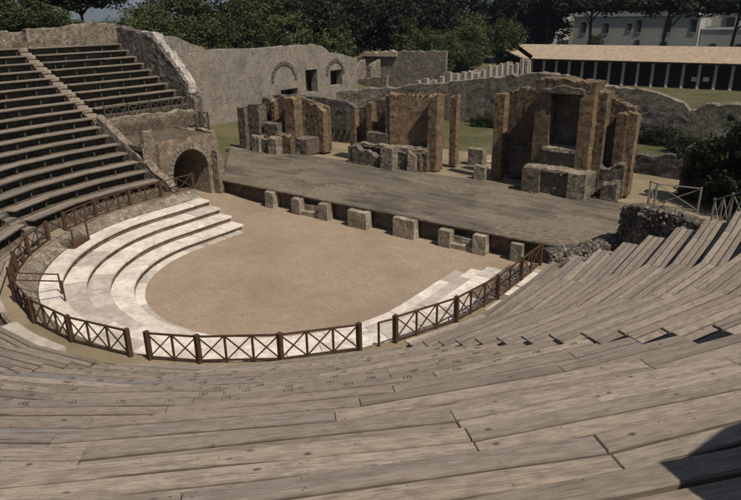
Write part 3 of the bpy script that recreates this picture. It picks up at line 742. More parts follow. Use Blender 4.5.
# right passage: curved low dark rubble wall
t = thing('rubble_wall', (15.5, 9.5, 0), 'dark bumpy rubble wall between the stage end and the plank row ends', 'wall')
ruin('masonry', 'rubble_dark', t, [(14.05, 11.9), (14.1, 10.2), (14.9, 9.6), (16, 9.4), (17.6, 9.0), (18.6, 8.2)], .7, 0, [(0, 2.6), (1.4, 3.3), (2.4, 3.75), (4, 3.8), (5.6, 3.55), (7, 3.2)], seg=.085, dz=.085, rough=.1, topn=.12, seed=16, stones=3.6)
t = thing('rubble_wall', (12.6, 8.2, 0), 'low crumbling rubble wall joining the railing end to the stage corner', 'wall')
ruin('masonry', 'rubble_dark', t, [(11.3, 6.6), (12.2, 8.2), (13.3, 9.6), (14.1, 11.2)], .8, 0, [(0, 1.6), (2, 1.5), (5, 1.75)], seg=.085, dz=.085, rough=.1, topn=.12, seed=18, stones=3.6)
def stones_on(t, path, th, z0, tops, n, s0, s1, mat, seed, crest=False):
    r = random.Random(seed); m = MB(); P = [Vector(p) for p in path]; L = [0]
    for a, b in zip(P, P[1:]): L.append(L[-1]+(b-a).length)
    for _ in range(n):
        s = r.uniform(0, L[-1]); j = 0
        while j < len(P)-2 and s > L[j+1]: j += 1
        d = (P[j+1]-P[j]).normalized(); nn = Vector((d.y, -d.x)); p = P[j]+d*(s-L[j]); zt = interp(tops, s); f = r.random()
        if f < .3: o_, z = r.uniform(-.5, .5)*th, zt+.02
        else: o_, z = math.copysign(th/2, r.random()-.2)+r.uniform(-.03, .03), r.uniform(z0, zt)
        if crest and f >= .3: z = zt-abs(r.gauss(0, .12)); o_ *= .93
        c = Vector((p.x+nn.x*o_, p.y+nn.y*o_, z)); rad = r.uniform(s0, s1); ax_ = [Vector((r.gauss(0, 1), r.gauss(0, 1), r.gauss(0, .6))).normalized() for _ in range(2)]
        a1 = ax_[0]; a2 = a1.orthogonal().normalized(); a3 = a1.cross(a2); k1, k2, k3 = r.uniform(.8, 1.3), r.uniform(.6, 1), r.uniform(.5, .85)
        V_ = []
        for q in ((1, 1, 1), (-1, 1, 1), (-1, -1, 1), (1, -1, 1), (1, 1, -1), (-1, 1, -1), (-1, -1, -1), (1, -1, -1)):
            V_.append(c+(a1*q[0]*k1+a2*q[1]*k2+a3*q[2]*k3)*rad*.62*r.uniform(.8, 1.15))
        b0 = len(m.v); m.add(V_, [(0, 1, 2, 3), (7, 6, 5, 4), (0, 4, 5, 1), (1, 5, 6, 2), (2, 6, 7, 3), (3, 7, 4, 0)])
    o = m.build('loose_bricks' if 'brick' in mat else 'loose_stones', mat, t); o['kind'] = 'stuff'
    bv = o.modifiers.new('worn', 'BEVEL'); bv.width = .035; bv.segments = 1
    return o
stones_on(bpy.data.objects['rubble_wall.003'], [(14.05, 11.9), (14.1, 10.2), (14.9, 9.6), (16, 9.4), (17.6, 9.0), (18.6, 8.2)], .74, .9, [(0, 2.6), (1.4, 3.3), (2.4, 3.75), (4, 3.8), (5.6, 3.55), (7, 3.2)], 900, .1, .19, 'loose_stone', 1)
stones_on(bpy.data.objects['rubble_wall.004'], [(11.3, 6.6), (12.2, 8.2), (13.3, 9.6), (14.1, 11.2)], .84, .7, [(0, 1.6), (2, 1.5), (5, 1.75)], 550, .1, .19, 'loose_stone', 2)
BD = [bpy.data.objects[n_] for n_ in ('stage_backdrop', 'stage_backdrop.001', 'stage_backdrop.002')]
for t, path, th, z0, tops, n, mat, sd_ in (
    (BD[1], [(-6.9, 19.9), (-2.9, 21.15)], .8, 2.7, [(0, 6.8), (4, 6.9)], 170, 'brick', 3), (BD[1], [(-10.9, 21.0), (-9.2, 21.0)], .8, 2.4, [(0, 5.2), (1.7, 5.8)], 60, 'brick_brown', 4),
    (BD[1], [(-10.2, 18.4), (-3.4, 18.7)], .9, ZB, ZB+.12, 130, 'brick_grey', 5), (BD[1], [(-9.4, 19.4), (-3.4, 19.4)], .8, 2.75, 2.85, 90, 'brick_grey', 6),
    (BD[0], [(2.3, 21.9), (5.5, 21.9)], .8, 2.2, [(0, 7.3), (3.2, 7.9)], 120, 'brick_brown', 7), (BD[0], [(5.3, 19.8), (9.2, 19.8)], 1.9, 7.7, [(0, 8.6), (3.9, 8.4)], 90, 'brick_brown', 8),
    (BD[0], [(9.1, 21), (11.2, 21)], .8, 2., [(0, 7.75), (2.1, 6.8)], 110, 'brick_brown', 9), (BD[0], [(5.3, 17.9), (11.3, 18.9)], 1.2, ZB, ZB+.1, 120, 'brick_grey', 10), (BD[0], [(5.4, 18.2), (9.5, 18.2)], .9, 2.6, 2.95, 90, 'rubble_light', 11),
    (BD[2], [(-21.4, 19.4), (-17.5, 20.2), (-14.4, 21.3)], .62, 2.5, [(0, 5.0), (4.2, 6.05), (5.5, 5.7), (7.4, 4.95)], 190, 'brick_brown', 12), (BD[2], [(-21.5, 17.4), (-15, 18.9)], 1.2, ZB, ZB+.1, 130, 'brick_grey', 13)):
    stones_on(t, path, th, z0, tops if isinstance(tops, list) else [(0, tops)], n//2, .06, .14, mat, sd_, True)
V = []; Fc = []
for i in range(25):
    for j in range(33):
        xx = 13.9+9*i/24; yy = 9.4+13*j/32; V.append((xx, yy, 1.2+1.0*sm(8, 14, 23-yy)*sm(13.8, 15.2, xx)+.06*noise.noise((xx, yy, 0))))
ring_faces(25, 33, Fc); tag(obj('earth_bank', V, [f[::-1] for f in Fc], 'dirt', None, True), kind='structure')
railing('thin grey cross-braced railing on the earth bank behind the dark bumpy wall', [Vector((13.6, 16.6, 0)), Vector((14.2, 15.4, 0)), Vector((16.4, 15.6, 0))], 2.2, h=1.35, bays=1, mat='metal_grey', pw=.09, foot=lambda p: 2.0+.2*(p.x > 14))
railing('grey railing climbing along the ends of the upper plank rows at right', [Vector((17.6, 11.5, 0)), Vector((18.4, 10.6, 0)), Vector((19.6, 9.9, 0)), Vector((21.2, 9.4, 0))], 2.9, h=1.5, bays=2, mat='metal_grey', pw=.09, foot=lambda p: 2.6+(p.x-17.6)*.75)

# ---------------------------------------------------------------- arched passage at left with the platform above
t = thing('arched_passage', (-15.5, 6.3, 0), 'barrel-vaulted brick passage arch with a platform on top beside the stage', 'arch')
def arch_face(y0, y1, c, rad, spring, zt0, zt1, xf, xb, z0=0.):
    """wall in the plane x=xf with a round arch; tunnel back to xb"""
    m = MB(); n = 16; ang = [math.pi*(1-i/n) for i in range(n+1)]
    ys = [c+rad*math.cos(a) for a in ang]; zs = [spring+rad*math.sin(a) for a in ang]
    ztop = lambda y: zt0+(zt1-zt0)*(y-y0)/(y1-y0)
    Fv = lambda y, z: (xf+.05*noise.noise((y*2, z*2, 3)), y, z)
    # left pier, right pier
    for a, b in ((y0, c-rad), (c+rad, y1)):
        for i in range(4):
            for j in range(8):
                ya, yb = a+(b-a)*i/4, a+(b-a)*(i+1)/4; f = lambda y, q: z0+(ztop(y)-z0)*q/8
                m.add([Fv(ya, f(ya, j)), Fv(yb, f(yb, j)), Fv(yb, f(yb, j+1)), Fv(ya, f(ya, j+1))], [(0, 1, 2, 3)])
    for i in range(n):
        ya, yb, za, zb = ys[i], ys[i+1], zs[i], zs[i+1]
        for j in range(4):
            q = lambda y, z, k: z+(ztop(y)-z)*k/4
            m.add([Fv(ya, q(ya, za, j)), Fv(yb, q(yb, zb, j)), Fv(yb, q(yb, zb, j+1)), Fv(ya, q(ya, za, j+1))], [(0, 1, 2, 3)])
    m.build('face', 'arch_brick', t)
    m = MB()
    prof = [(c-rad, z0)]+[(y, z) for y, z in zip(ys, zs)]+[(c+rad, z0)]
    for (ya, za), (yb, zb) in zip(prof, prof[1:]):
        for s in range(6):
            xa, xc = xf+(xb-xf)*s/6, xf+(xb-xf)*(s+1)/6
            m.add([(xa+.01, ya, za), (xc, ya, za), (xc, yb, zb), (xa+.01, yb, zb)], [(0, 1, 2, 3)])
    m.add([(xb, y, z) for y, z in prof], [tuple(range(len(prof)))])
    m.build('vault', 'rubble_light', t)
    for i in range(n):
        a, b = ang[i], ang[i+1]; g = .012; r0, r1 = rad-.015, rad+.42
        mm = MB(); V = []
        for xx in (xf+.045, xf-.2):
            for aa, rr in ((a-g, r0), (b+g, r0), (b+g, r1), (a-g, r1)): V.append((xx, c+rr*math.cos(aa), spring+rr*math.sin(aa)))
        mm.add(V, [(0, 1, 2, 3), (7, 6, 5, 4), (0, 4, 5, 1), (1, 5, 6, 2), (2, 6, 7, 3), (3, 7, 4, 0)]).build('voussoir', 'rubble_light', t)
arch_face(2.7, 8.75, 6.45, 1.55, 2.35, 4.85, 4.7, -15.1, -19.5, .0)
m = MB(); m.box(-20.0, -15.16, 2.72, 8.72, 4.35, 4.66); m.build('platform', 'earth_terrace', t)
m = MB(); m.add(*ruin_geo([(-15.12, 8.9), (-21.5, 9.6)], .4, 0, [(0, 4.75), (6, 4.6)], seed=21)); m.build('side_wall', 'arch_brick', t)
ruin('buttress', 'rubble_light', t, [(-14.75, 8.35), (-14.75, 8.95)], .6, 0, [(0, 3.4), (.6, 2.9)], seg=.3, dz=.3, seed=22)
ruin('parapet', 'rubble', t, [(-15.25, 2.9), (-15.3, 3.7)], .4, 4.5, 5.6, seed=23, seg=.3)
ruin('slab', 'rubble_light', t, [(-14.9, 3.4), (-14.9, 4.6)], .5, 0, [(0, 2.9), (1.2, 2.0)], seed=25, seg=.3)
pier('door_jamb', 'brick_grey', t, -15.25, -15.02, 3.75, 3.95, 2.6, 4.5)
t = thing('rubble_wall', (-20.2, 7, 4), 'rubble wall above the arch platform, under the upper plank benches', 'wall')
ruin('masonry', 'rubble', t, [(-20.05, 3.3), (-20.05, 11.0)], .5, 2, [(0, 6.0), (7.7, 5.75)], seed=27)
railing('grey-green cross-braced railing in front of the upper plank benches', [Vector((-20.3, y, 0)) for y in (3.6, 5.5, 7.4, 9.3, 11.1)], 5.85, h=.95, bays=2, mat='old_rail_wood', pw=.1)
railing('grey-green cross-braced railing at the far edge of the arch platform', [Vector((-20.4, 11.2, 0)), Vector((-18.6, 11.3, 0)), Vector((-18.5, 10.0, 0))], 4.3, h=1.3, bays=2, mat='old_rail_wood', pw=.1)

# dark sloping end wall of the upper seats, white broken coping
t = thing('end_wall', (-25, 12, 3), 'dark sloping stone wall with white broken coping at the end of the upper benches', 'wall')
prof = [(0, 12.0), (1.5, 11.9), (3.5, 11.55), (5.4, 11.2), (6.9, 9.9), (8.5, 8.5), (9.2, 7.7)]
ruin('masonry', 'rubble_dark', t, [(-30.3, 12.0), (-21.1, 12.0)], 1.0, 2.2, prof, seg=.35, dz=.4, rough=.09, seed=31)
ruin('coping', 'white_rubble', t, [(-26.6, 12.12), (-21.05, 12.12)], .7, 6.9, [(0, 11.52), (1.7, 11.3), (3.2, 10.02), (4.8, 8.62), (5.5, 7.8)], seg=.12, dz=1.2, rough=.12, topn=.35, seed=32, stones=3.)
ruin('pier', 'brick_grey', t, [(-21.2, 12.0), (-20.5, 12.05)], .9, 2.2, 6.6, seg=.3, seed=33)
# back wall at the top of the left seats
t = thing('back_wall', (-30, 5, 10), 'rubble wall along the top of the plank benches, with a doorway gap', 'wall')
us = hrange(-191.6, -183.85, 30, .5)
ruin('masonry', 'rubble', t, [hp(30.05, u) for u in us], .7, 10.0, [(0, 12.15), (2, 12.35), (5, 12.0), (8, 11.95)], seg=.4, dz=.35, rough=.09, topn=.15, seed=35)
us = hrange(-182.6, -120, 30, .8)
ruin('masonry', 'rubble', t, [hp(30.05, u) for u in us], .7, 10.0, [(0, 11.85), (40, 12)], seg=.5, dz=.4, rough=.09, topn=.15, seed=36)
ruin('doorway_back', 'rubble', t, [(-31.2, 2.3), (-31.2, 4.2)], .4, 10.2, 11.75, seg=.4, dz=.4, seed=37)
pier('doorway_sill', 'block_stone', t, -30.9, -30.0, 2.7, 3.7, 10.4, 11.0)
# wall behind the photographer's side of the upper seats
t = thing('back_wall', (28, -16, 10), 'outer rubble wall behind the topmost near planks, shading their ends', 'wall')
us = hrange(-100, -10, 32.3, .8)
ruin('masonry', 'rubble', t, [hp(32.2, u) for u in us], .8, 9, [(0, 12.0), (28, 12.2), (33, 12.6), (50, 12.6)], seg=.8, dz=.6, rough=.09, seed=39)

t = thing('shadow_pier', (24.5, -17.5, 10.5), 'unseen brick pier added on the top walk to shade the topmost planks', 'pier')
ruin('masonry', 'brick_grey', t, [(22.5, -18.5), (23.5, -16.9), (24.8, -14.8)], .6, 9.8, [(0, 12.05), (2, 12.4), (4.6, 12.7)], seed=77)  # added pier out of view, there only to throw shade on the corner planks
# ---------------------------------------------------------------- tall grey wall with doorways, east
t = thing('tall_wall', (-31, 30, 2), 'tall grey plastered ruin wall with dark doorways and round relieving arches', 'wall')
XE = -31.0
def ewall(y0, y1, z0, tops, seed):
    ruin('masonry', 'ruin_plaster', t, [(XE, y0), (XE, y1)], 1.0, z0, tops, seg=.55, dz=.6, rough=.05, topn=.1, seed=seed)
ewall(12.4, 31.9, .8, [(0, 12.0), (4, 11.15), (6.0, 10.9), (7.6, 10.3), (9.6, 9.6), (16, 9.4), (19.5, 9.45)], 41)
ewall(31.9, 34.8, 4.7, 9.45, 42); ewall(31.9, 34.8, .8, 3.8, 42.5)
ewall(34.8, 36.3, .8, 9.45, 43); ewall(36.3, 38.4, 6.6, 9.4, 44); ewall(36.3, 38.4, .8, 3.9, 45)
ewall(38.4, 40.9, .8, [(0, 9.4), (1.2, 9.2), (2.5, 8.4)], 46); ewall(40.9, 43.3, 6.2, [(0, 8.4), (2, 8.1)], 47); ewall(40.9, 43.3, .8, 4.3, 48); ewall(43.3, 46.5, .8, [(0, 8.0), (3, 7.4)], 49)
m = MB(); m.box(XE-1.6, XE-1.2, 31, 45, 1, 7.3); m.build('room_back', 'brick_brown', t)
m = MB(); m.box(XE-1.6, XE-.1, 36.0, 38.7, 6.95, 7.1); m.build('lintel', 'dark_timber', t)
for yc, zc, rr in ((32.6, 5.7, 1.75), (41.9, 5.75, 1.45)):
    for i in range(12):
        a, b = math.pi*(i+.06)/12, math.pi*(i+.94)/12; mm = MB(); Vv = []
        for xx in (XE+.62, XE+.3):
            for aa, q in ((a, rr), (b, rr), (b, rr+.4), (a, rr+.4)): Vv.append((xx, yc+q*math.cos(aa), zc+q*math.sin(aa)))
        mm.add(Vv, [(3, 2, 1, 0), (4, 5, 6, 7), (1, 5, 4, 0), (2, 6, 5, 1), (3, 7, 6, 2), (0, 4, 7, 3)]).build('arch_brick', 'brick_grey', t)
# ruined building beyond
t = thing('ruined_building', (-36, 62, 1), 'roofless grey ruin with dark bays and remnant of red roof tiles', 'ruin')
ruin('wall', 'grey_wall', t, [(-42.8, 60), (-26.4, 63)], .8, .6, [(0, 6.3), (4, 6.9), (9, 7.4), (16.5, 7.5)], seed=51, seg=.7, dz=.6)
ruin('wall', 'rubble', t, [(-42.5, 57.5), (-33.5, 57.8)], .6, .6, [(0, 3.2), (5, 3.6), (9, 4.2)], seed=52, seg=.6)
for x_ in (-42.5, -39.5, -36.8): ruin('cross_wall', 'rubble', t, [(x_, 57.6), (x_, 60.3)], .6, .6, [(0, 5.4), (2.7, 6.3)], seed=x_, seg=.5)
ruin('roof_remnant', 'roof_tile', t, [(-39.5, 60.3), (-34, 61.3)], 1.0, 6.7, [(0, 7.1), (5, 7.5)], seed=55, seg=.4, dz=.3)
ruin('wall', 'grey_wall', t, [(-26.4, 62.6), (-30, 82)], .7, .6, [(0, 4.6), (8, 3.6), (19, 3.6)], seed=56, seg=.7)

# ---------------------------------------------------------------- colonnaded court
por = thing('portico', (-5, 93, .9), 'long tiled portico with a row of slender pale columns beyond the court', 'portico')
XC0, XC1, YC, EH, RH = -25.0, 40., 92., 4.75, 6.9
def column(parent, x_, y_, z0, h, r, name='column', mat='column_stone'):
    V = []; Fc = []; n = 10
    pr = [(r*1.25, 0), (r*1.25, .12), (r, .2), (r*.86, h-.3), (r*1.2, h-.18), (r*1.25, h)]
    for rr, z in pr:
        for i in range(n): V.append((x_+rr*math.cos(6.283*i/n), y_+rr*math.sin(6.283*i/n), z0+z))
    for j in range(len(pr)-1):
        for i in range(n): Fc.append((j*n+i, j*n+(i+1) % n, (j+1)*n+(i+1) % n, (j+1)*n+i))
    Fc.append(tuple(range((len(pr)-1)*n, len(pr)*n)))
    return obj(name, V, Fc, mat, parent, True)
x_ = XC0
while x_ < XC1: column(por, x_, YC, .8, 3.75, .27); x_ += 2.33
MB().box(XC0-.3, XC1, YC-.22, YC+.25, 4.55, 4.82).build('beam', 'dark_timber', por)
MB().box(XC0-6.3, XC1, YC+5.2, YC+5.7, .5, 6.6).build('back_wall', 'portico_plaster', por)
MB().box(XC0-6.6, XC0-6.2, YC-1, YC+5.6, .5, 6.9).build('end_wall', 'portico_plaster', por)
MB().box(XC0-.35, XC0+.1, YC-1.2, YC-.3, .8, 4.6).build('corner_pier', 'column_stone', por)
# tiled roof: rounded rows of tiles running down the slope
m = MB(); pit_ = .26; n = int((XC1-XC0+7)/pit_)
for i in range(n*4+1):
    xx = XC0-6.9+pit_*i/4; b = .055*abs(math.sin(math.pi*i/4+.01))
    t0 = max(0, (XC0+1.2-xx)/6.9)   # hip at the corner, the other wing runs toward the theatre
    for q in range(5):
        s = q/4; yy = YC-.75+6.4*(t0+(1-t0)*s) if xx < XC0 else YC-.75+6.4*s
        zz = EH+(RH-EH)*((t0+(1-t0)*s) if xx < XC0 else s); m.v.append((xx, yy, zz+b))
ring_faces(n*4+1, 5, m.f); o = m.build('roof', 'roof_tile', por, False); sol = o.modifiers.new('thickness', 'SOLIDIFY'); sol.thickness = .12; sol.offset = -1
m = MB(); nn = int(9/pit_)
m2 = [(XC0-.6, YC-.72, EH-.02), (XC0-6.9, YC+5.6, RH), (XC0-6.9, YC-9, RH), (XC0-.6, YC-9, EH-.02)]
m.add([(XC0-.1, YC-.75, EH+.03), (XC0-6.9, YC+5.6, RH+.03), (XC0-6.9, YC-.9, RH-.02), (XC0-1.0, YC-.95, EH)], [(0, 1, 2, 3)]); o = m.build('hip', 'roof_tile', por)
sol = o.modifiers.new('thickness', 'SOLIDIFY'); sol.thickness = .12
for x_, z_ in ((2.2, 2.2), (3.9, 2.25)): MB().box(x_-.45, x_+.45, YC+1.2, YC+1.26, z_-.35, z_+.35).build('notice_board', 'notice', por)
for i in range(18):
    y_ = 53.+i*2.17; h = 3.45+.22*math.sin(i*2.1)+.2*math.sin(i*5.3)+(.35*sm(8, 13, i))
    V, Fc = ruin_geo([(-25.35, y_), (-24.8, y_)], .55, .6, .85+h, seg=.3, dz=.5, rough=.05, topn=.15, seed=i*1.7)
    tag(obj('column_stump', V, Fc, 'column_stone'), 'broken pale column stump in the row leading to the tiled portico', 'column', 'column stumps along the court')
t = thing('low_wall', (-27.5, 75, 1), 'low pale ruined wall behind the row of column stumps', 'wall')
ruin('masonry', 'rubble_light', t, [(-28.5, 60), (-28.5, 91)], .5, .5, [(0, 3.2), (8, 3.6), (14, 3.2), (31, 4.2)], seed=61, seg=.7, topn=.4)

# ---------------------------------------------------------------- houses beyond
def house(name, label, x0, x1, y0, y1, z0, z1, wins, roofz=None, mat='white_plaster', wall_dirs=1):
    t = thing(name, ((x0+x1)/2, y0, z0), label, 'house')
    MB().box(x0, x1, y0, y1, z0, z1).build('wall', mat, t)
    if roofz:
        m = MB(); xm = (x0+x1)/2; m.add([(x0-.4, y0-.4, z1), (x1+.4, y0-.4, z1), (xm, y0-.4, roofz), (x0-.4, y1, z1), (x1+.4, y1, z1), (xm, y1, roofz)], [(0, 1, 2), (3, 5, 4), (0, 2, 5, 3), (1, 4, 5, 2)])
        m.build('gable', mat, t)
    else: MB().box(x0-.15, x1+.15, y0-.15, y1, z1, z1+.35).build('parapet', mat, t)
    for a, b, c, d in wins:
        f = MB().box(a, b, y0-.04, y0+.1, c, d).build('window', 'window_dark', t)
        MB().box(a-.12, b+.12, y0-.16, y0-.045, c-.14, c-.02).build('sill', mat, f)
        MB().box(a-.1, a+.28*(b-a), y0-.09, y0-.05, c, d).build('shutter', 'shutter', f)
    return t
house('house', 'large white gabled house with dark shutters behind the portico roof', -38, -8, 150, 165, .5, 11.5,
      [(-36, -34.6, 7.5, 10.2), (-30.2, -28.9, 7.5, 9.9), (-24.4, -23.3, 8.2, 9.8), (-22.2, -21, 7.8, 10.6), (-15.6, -14.2, 7.8, 10.5), (-10, -8.6, 7.8, 10.6), (-22, -21, 3.6, 5.9), (-16, -14.6, 3.6, 5.6)], 14.6)
house('house', 'long low white house with terrace windows at the far right behind the portico', -7.8, 26, 152, 166, .5, 8.2,
      [(-5.5, -4.2, 3.4, 5.2), (0, 1.2, 3.4, 5.2), (7, 8.2, 3.4, 5.6), (14, 15.3, 3.4, 5.6)])
house('house', 'small upper storey house set back on the terrace', -5.5, 1.5, 158, 166, 8.2, 11.8, [(-4.4, -1.8, 8.8, 11)])
house('house', 'narrow bright white house block beside the dark trees', -50, -42.5, 148, 160, .5, 12.6, [(-48.8, -47.6, 7, 9.5)])
house('house', 'tiny teal house among trees on the hill beyond the top wall', -104, -99, 43, 48, 5, 17.5, [(-101, -100, 14, 15.5)], 19, 'teal_plaster')

# ---------------------------------------------------------------- trees
def crown_mesh(name, kind, seed, nclump, nleaf, size, mat):
    r = random.Random(seed); V = []; Fc = []
    cl = []
    while len(cl) < nclump:
        p = Vector((r.uniform(-1, 1), r.uniform(-1, 1), r.uniform(-1, 1)))
        l = p.length
        if l > 1 or l < .35: continue
        lump = .72+.45*noise.noise(p.normalized()*2.1+Vector((seed*3., 0, 0)))
        p = p*lump/.9
        if kind == 'pine': p.z = p.z*.5+.25*(1-p.x*p.x-p.y*p.y)
        cl.append(p)
    for c in cl:
        cr = r.uniform(.13, .27)
        for _ in range(nleaf):
            d = Vector((r.gauss(0, 1), r.gauss(0, 1), r.gauss(0, .8))).normalized()*cr*(r.random()**.4)
            p = c+d; nrm = (d.normalized()+Vector((r.gauss(0, .5), r.gauss(0, .5), r.gauss(.35, .5)))).normalized()
            a = nrm.orthogonal().normalized(); a = Matrix.Rotation(r.uniform(0, 6.28), 3, nrm) @ a; b = nrm.cross(a)
            s = size*r.uniform(.6, 1.4); k = len(V)
            V += [p+a*s, p+b*s*.6, p-a*s, p-b*s*.6]; Fc.append((k, k+1, k+2, k+3))
    me = bpy.data.meshes.new(name); me.from_pydata([tuple(v) for v in V], [], Fc); me.materials.append(M[mat]); me.update(); return me
def trunk_mesh(seed, lean=.1):
    r = random.Random(seed); m = MB()
    def limb(a, b, r0, r1, n=7):
        d = (b-a).normalized(); x = d.orthogonal().normalized(); y = d.cross(x); base = len(m.v)
        for q in range(4):
            t_ = q/3; c = a.lerp(b, t_)+Vector((r.uniform(-.02, .02), r.uniform(-.02, .02), 0))*(q in (1, 2)); rr = r0+(r1-r0)*t_
            for i in range(n): m.v.append(tuple(c+(x*math.cos(6.283*i/n)+y*math.sin(6.283*i/n))*rr))
        for q in range(3):
            for i in range(n): m.f.append((base+q*n+i, base+q*n+(i+1) % n, base+(q+1)*n+(i+1) % n, base+(q+1)*n+i))
    top = Vector((r.uniform(-lean, lean), r.uniform(-lean, lean), .72)); limb(Vector((0, 0, -.08)), top, .03, .017)
    for i in range(6):
        a = 6.283*i/6+r.uniform(-.4, .4); st = Vector((0, 0, 0)).lerp(top, r.uniform(.6, .98)); limb(st, st+Vector((math.cos(a)*.22, math.sin(a)*.22, r.uniform(.1, .22))), .013, .004, 5)
    me = bpy.data.meshes.new('trunk'); me.from_pydata(m.v, [], m.f); me.materials.append(M['bark']); me.update(); return me
CR = {'b': [crown_mesh('crown', 'broad', s, 120, 75, .036, 'leaf_broad') for s in (1, 2, 3, 4)], 'd': [crown_mesh('crown', 'broad', s, 130, 70, .04, 'leaf_dark') for s in (5, 6)],
      'p': [crown_mesh('crown', 'pine', s, 240, 60, .036, 'leaf_pine') for s in (7, 8)]}
TR = [trunk_mesh(s) for s in (1, 2, 3)]
def tree(kind, x_, y_, top, wid, label, depth=None, base=None):
    g = ground_z(x_, y_)-.1 if base is None else base; H = top-g; i = random.randrange(9)
    nm = {'b': 'broadleaf_tree', 'd': 'evergreen_tree', 'p': 'umbrella_pine'}[kind]
    t = thing(nm, (x_, y_, g), label, 'tree', 'trees beyond the ruins')
    tr = bpy.data.objects.new('trunk', TR[i % 3]); C.objects.link(tr); tr.parent = t
    cr = bpy.data.objects.new('crown', CR[kind][i % len(CR[kind])]); C.objects.link(cr); cr.parent = t; cr.rotation_euler = (0, 0, random.uniform(0, 6.28))
    if kind == 'p':
        tr.scale = (H*.85, H*.85, H*1.1); cz = H*.36; cr.location = (0, 0, H-cz*.55); cr.scale = (wid, wid, cz)
    else:
        tr.scale = (H*.9, H*.9, H*.9); cz = (depth or H*.46); cr.location = (0, 0, H-cz); cr.scale = (wid, wid, cz)
    return t
TREES = [
 ('b', -54.4, 15.1, 17.2, 6.5, 'bushy green tree above the doorway gap of the top wall'), ('b', -49.7, 14.5, 14.3, 5, 'low green tree just behind the rubble top wall'),
 ('p', -65, 29, 17.4, 7.5, 'dark umbrella pine standing out against the mountain'), ('b', -59.3, 21.0, 14.4, 5.5, 'green tree in front of the dark umbrella pine by the mountain'),
 ('b', -48.4, 21.8, 12.9, 3.8, 'low round tree below the mountain view'), ('b', -54, 27.8, 13.2, 4.2, 'low green tree under the open patch of sky'),
 ('b', -50.8, 29.5, 14.9, 4.6, 'green tree bordering the open patch of sky'), ('b', -54.6, 35.8, 17.5, 6.5, 'tall green tree above the sloping grey wall top'),
 ('b', -44.9, 31.9, 13.6, 4.6, 'green tree directly over the white broken coping'), ('b', -52.7, 42.8, 17.5, 6.5, 'tall full green tree behind the tall grey wall'),
 ('b', -43.6, 38.9, 14.0, 5, 'bright green tree leaning over the tall grey wall'), ('b', -53.2, 52.6, 18.5, 7, 'very tall green tree rising behind the tall grey wall'),
 ('b', -41.9, 45.5, 13.8, 5, 'green tree behind the relieving arch of the tall wall'), ('d', -44.4, 54, 16.5, 6, 'dark tree behind the peak of the tall grey wall'),
 ('d', -46.2, 62.9, 18.5, 7, 'large dark tree behind the roofless grey ruin'), ('b', -40.0, 53.6, 11.6, 4.2, 'smaller tree at the end of the tall grey wall'),
 ('d', -48.7, 76.1, 18.5, 7.5, 'large dark tree left of the pointed young tree'), ('b', -41.2, 76.1, 12.0, 4.6, 'pointed young green tree above the red roof remnant'),
 ('d', -52.5, 88, 20, 8, 'tall dark tree deep behind the pointed young tree'), ('b', -35, 77.5, 10.6, 4.4, 'green tree behind the end of the roofless ruin'),
 ('d', -47.4, 100.6, 20, 8.5, 'tall dark tree behind the middle of the dense wood'), ('b', -36.2, 88.5, 12.9, 5.4, 'large round green tree left of the portico corner'),
 ('b', -31.5, 93.5, 12.6, 4.6, 'round green tree touching the portico corner'), ('b', -33.0, 80.8, 8.6, 4.0, 'low bush tree behind the column stumps'),
 ('d', -41.7, 114.8, 20, 8, 'dark tree beside the narrow white house block'), ('p', -22.6, 118, 17.2, 11, 'dark umbrella pine whose trunk crosses the white gabled house'),
 ('p', -9.6, 118, 17.0, 11, 'dark umbrella pine whose trunk stands where the two white houses meet'), ('p', 2.5, 119, 16.6, 11, 'dark umbrella pine over the long low white house'),
 ('p', -34, 123, 17.6, 10.5, 'dark umbrella pine above the narrow white house block'), ('d', -45.5, 87.8, 18.5, 7.5, 'dark tree filling the wood behind the round green tree'),
 ('d', -61.2, 85.5, 20, 9, 'broad dark tree at the back of the wood'), ('d', -65.7, 70.2, 20, 9, 'broad dark tree behind the very tall green tree'),
 ('d', -60, 58, 18.5, 7.5, 'dark tree filling the gap behind tall green trees'), ('b', -62, 9, 17, 6.5, 'green tree at the far left end of the top wall'),
 ('b', -30.5, 146, 7.8, 2.6, 'small bush in front of the white gabled house'), ('p', 13.2, 118, 16.6, 11, 'dark umbrella pine at the far right of the portico'),
 ('d', -38, 128, 19.5, 8, 'dark tree behind the portico corner tree')]
for k, x_, y_, tp, wd, lb in TREES: tree(k, x_, y_, tp, wd, lb)
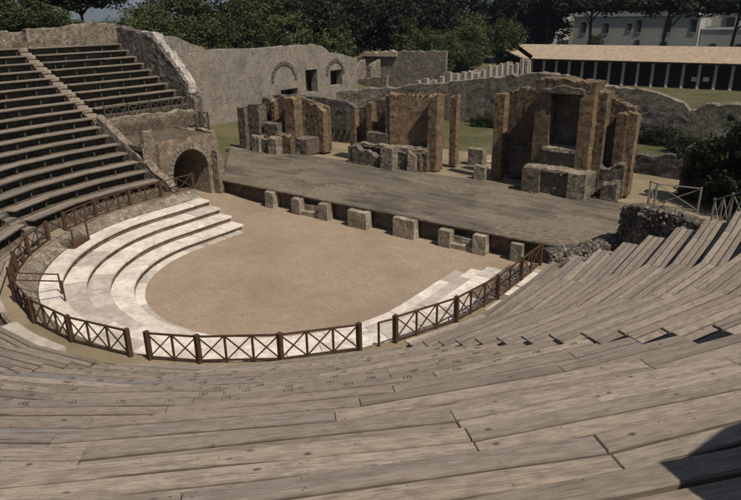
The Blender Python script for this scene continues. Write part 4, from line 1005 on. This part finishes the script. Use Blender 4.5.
# ivy-covered mass at the right, bushes at the foot of the court wall
def bush(name, label, x_, y_, z_, sx, sy, sz, mat, seed, cat='bush', n=120):
    me = crown_mesh('leaves', 'broad', seed, n, 46, .045, mat); o = bpy.data.objects.new(name, me); C.objects.link(o)
    o.location = (x_, y_, z_+sz*.55); o.scale = (sx, sy, sz); return tag(o, label, cat, 'shrubs')
t = thing('ivy_wall', (17.5, 22, 1), 'dark ivy-covered wall stump at the right, behind the railing', 'wall')
ruin('masonry', 'rubble_dark', t, [(14.3, 22.8), (17, 22.2), (24, 21)], 1.2, .6, [(0, 4.4), (2.5, 5.6), (10, 7.2)], seed=71, seg=.5, rough=.15)
for i, (x_, y_, z_, s_) in enumerate(((15.7, 22.0, 3.4, 1.9), (17.0, 21.4, 4.6, 2.1), (18.8, 20.8, 5.2, 2.5), (16.8, 21.0, 2.5, 1.9), (21.2, 20, 5.4, 2.8), (18.8, 19.6, 2.7, 2.3), (15.2, 22.2, 1.9, 1.5))):
    me = crown_mesh('ivy', 'broad', 40+i, 90, 46, .055, 'leaf_ivy'); o = bpy.data.objects.new('ivy', me); C.objects.link(o); o.location = (x_, y_, z_); o.scale = (s_, s_*.8, s_); adopt(o, t)
bush('shrub', 'low dark shrub at the foot of the court wall, seen through the grassy gap', -9.0, 42.2, .6, 3.2, 1.0, 1.1, 'leaf_ivy', 21)
bush('shrub', 'dark shrub at the foot of the court wall beyond the right end of the ruins', 8.6, 41.6, .6, 2.6, 1.2, 1.5, 'leaf_ivy', 22)
bush('shrub', 'green shrub by the court wall next to the ivy-covered stump', 11.6, 38.6, .6, 2.2, 1.2, 1.4, 'leaf_ivy', 23)

# ---------------------------------------------------------------- air between here and the mountain
hz = MB().box(-16000, 9000, -9000, 12000, -60, 420)
hm = bpy.data.materials.new('haze'); hm.use_nodes = True; nt = hm.node_tree; nt.nodes.clear()
ou = nt.nodes.new('ShaderNodeOutputMaterial'); pv = nt.nodes.new('ShaderNodeVolumePrincipled')
pv.inputs['Color'].default_value = (.62, .74, 1, 1); pv.inputs['Density'].default_value = .00012; pv.inputs['Anisotropy'].default_value = .2
nt.links.new(pv.outputs[0], ou.inputs['Volume']); M['haze'] = hm
tag(hz.build('haze', 'haze'), kind='stuff')
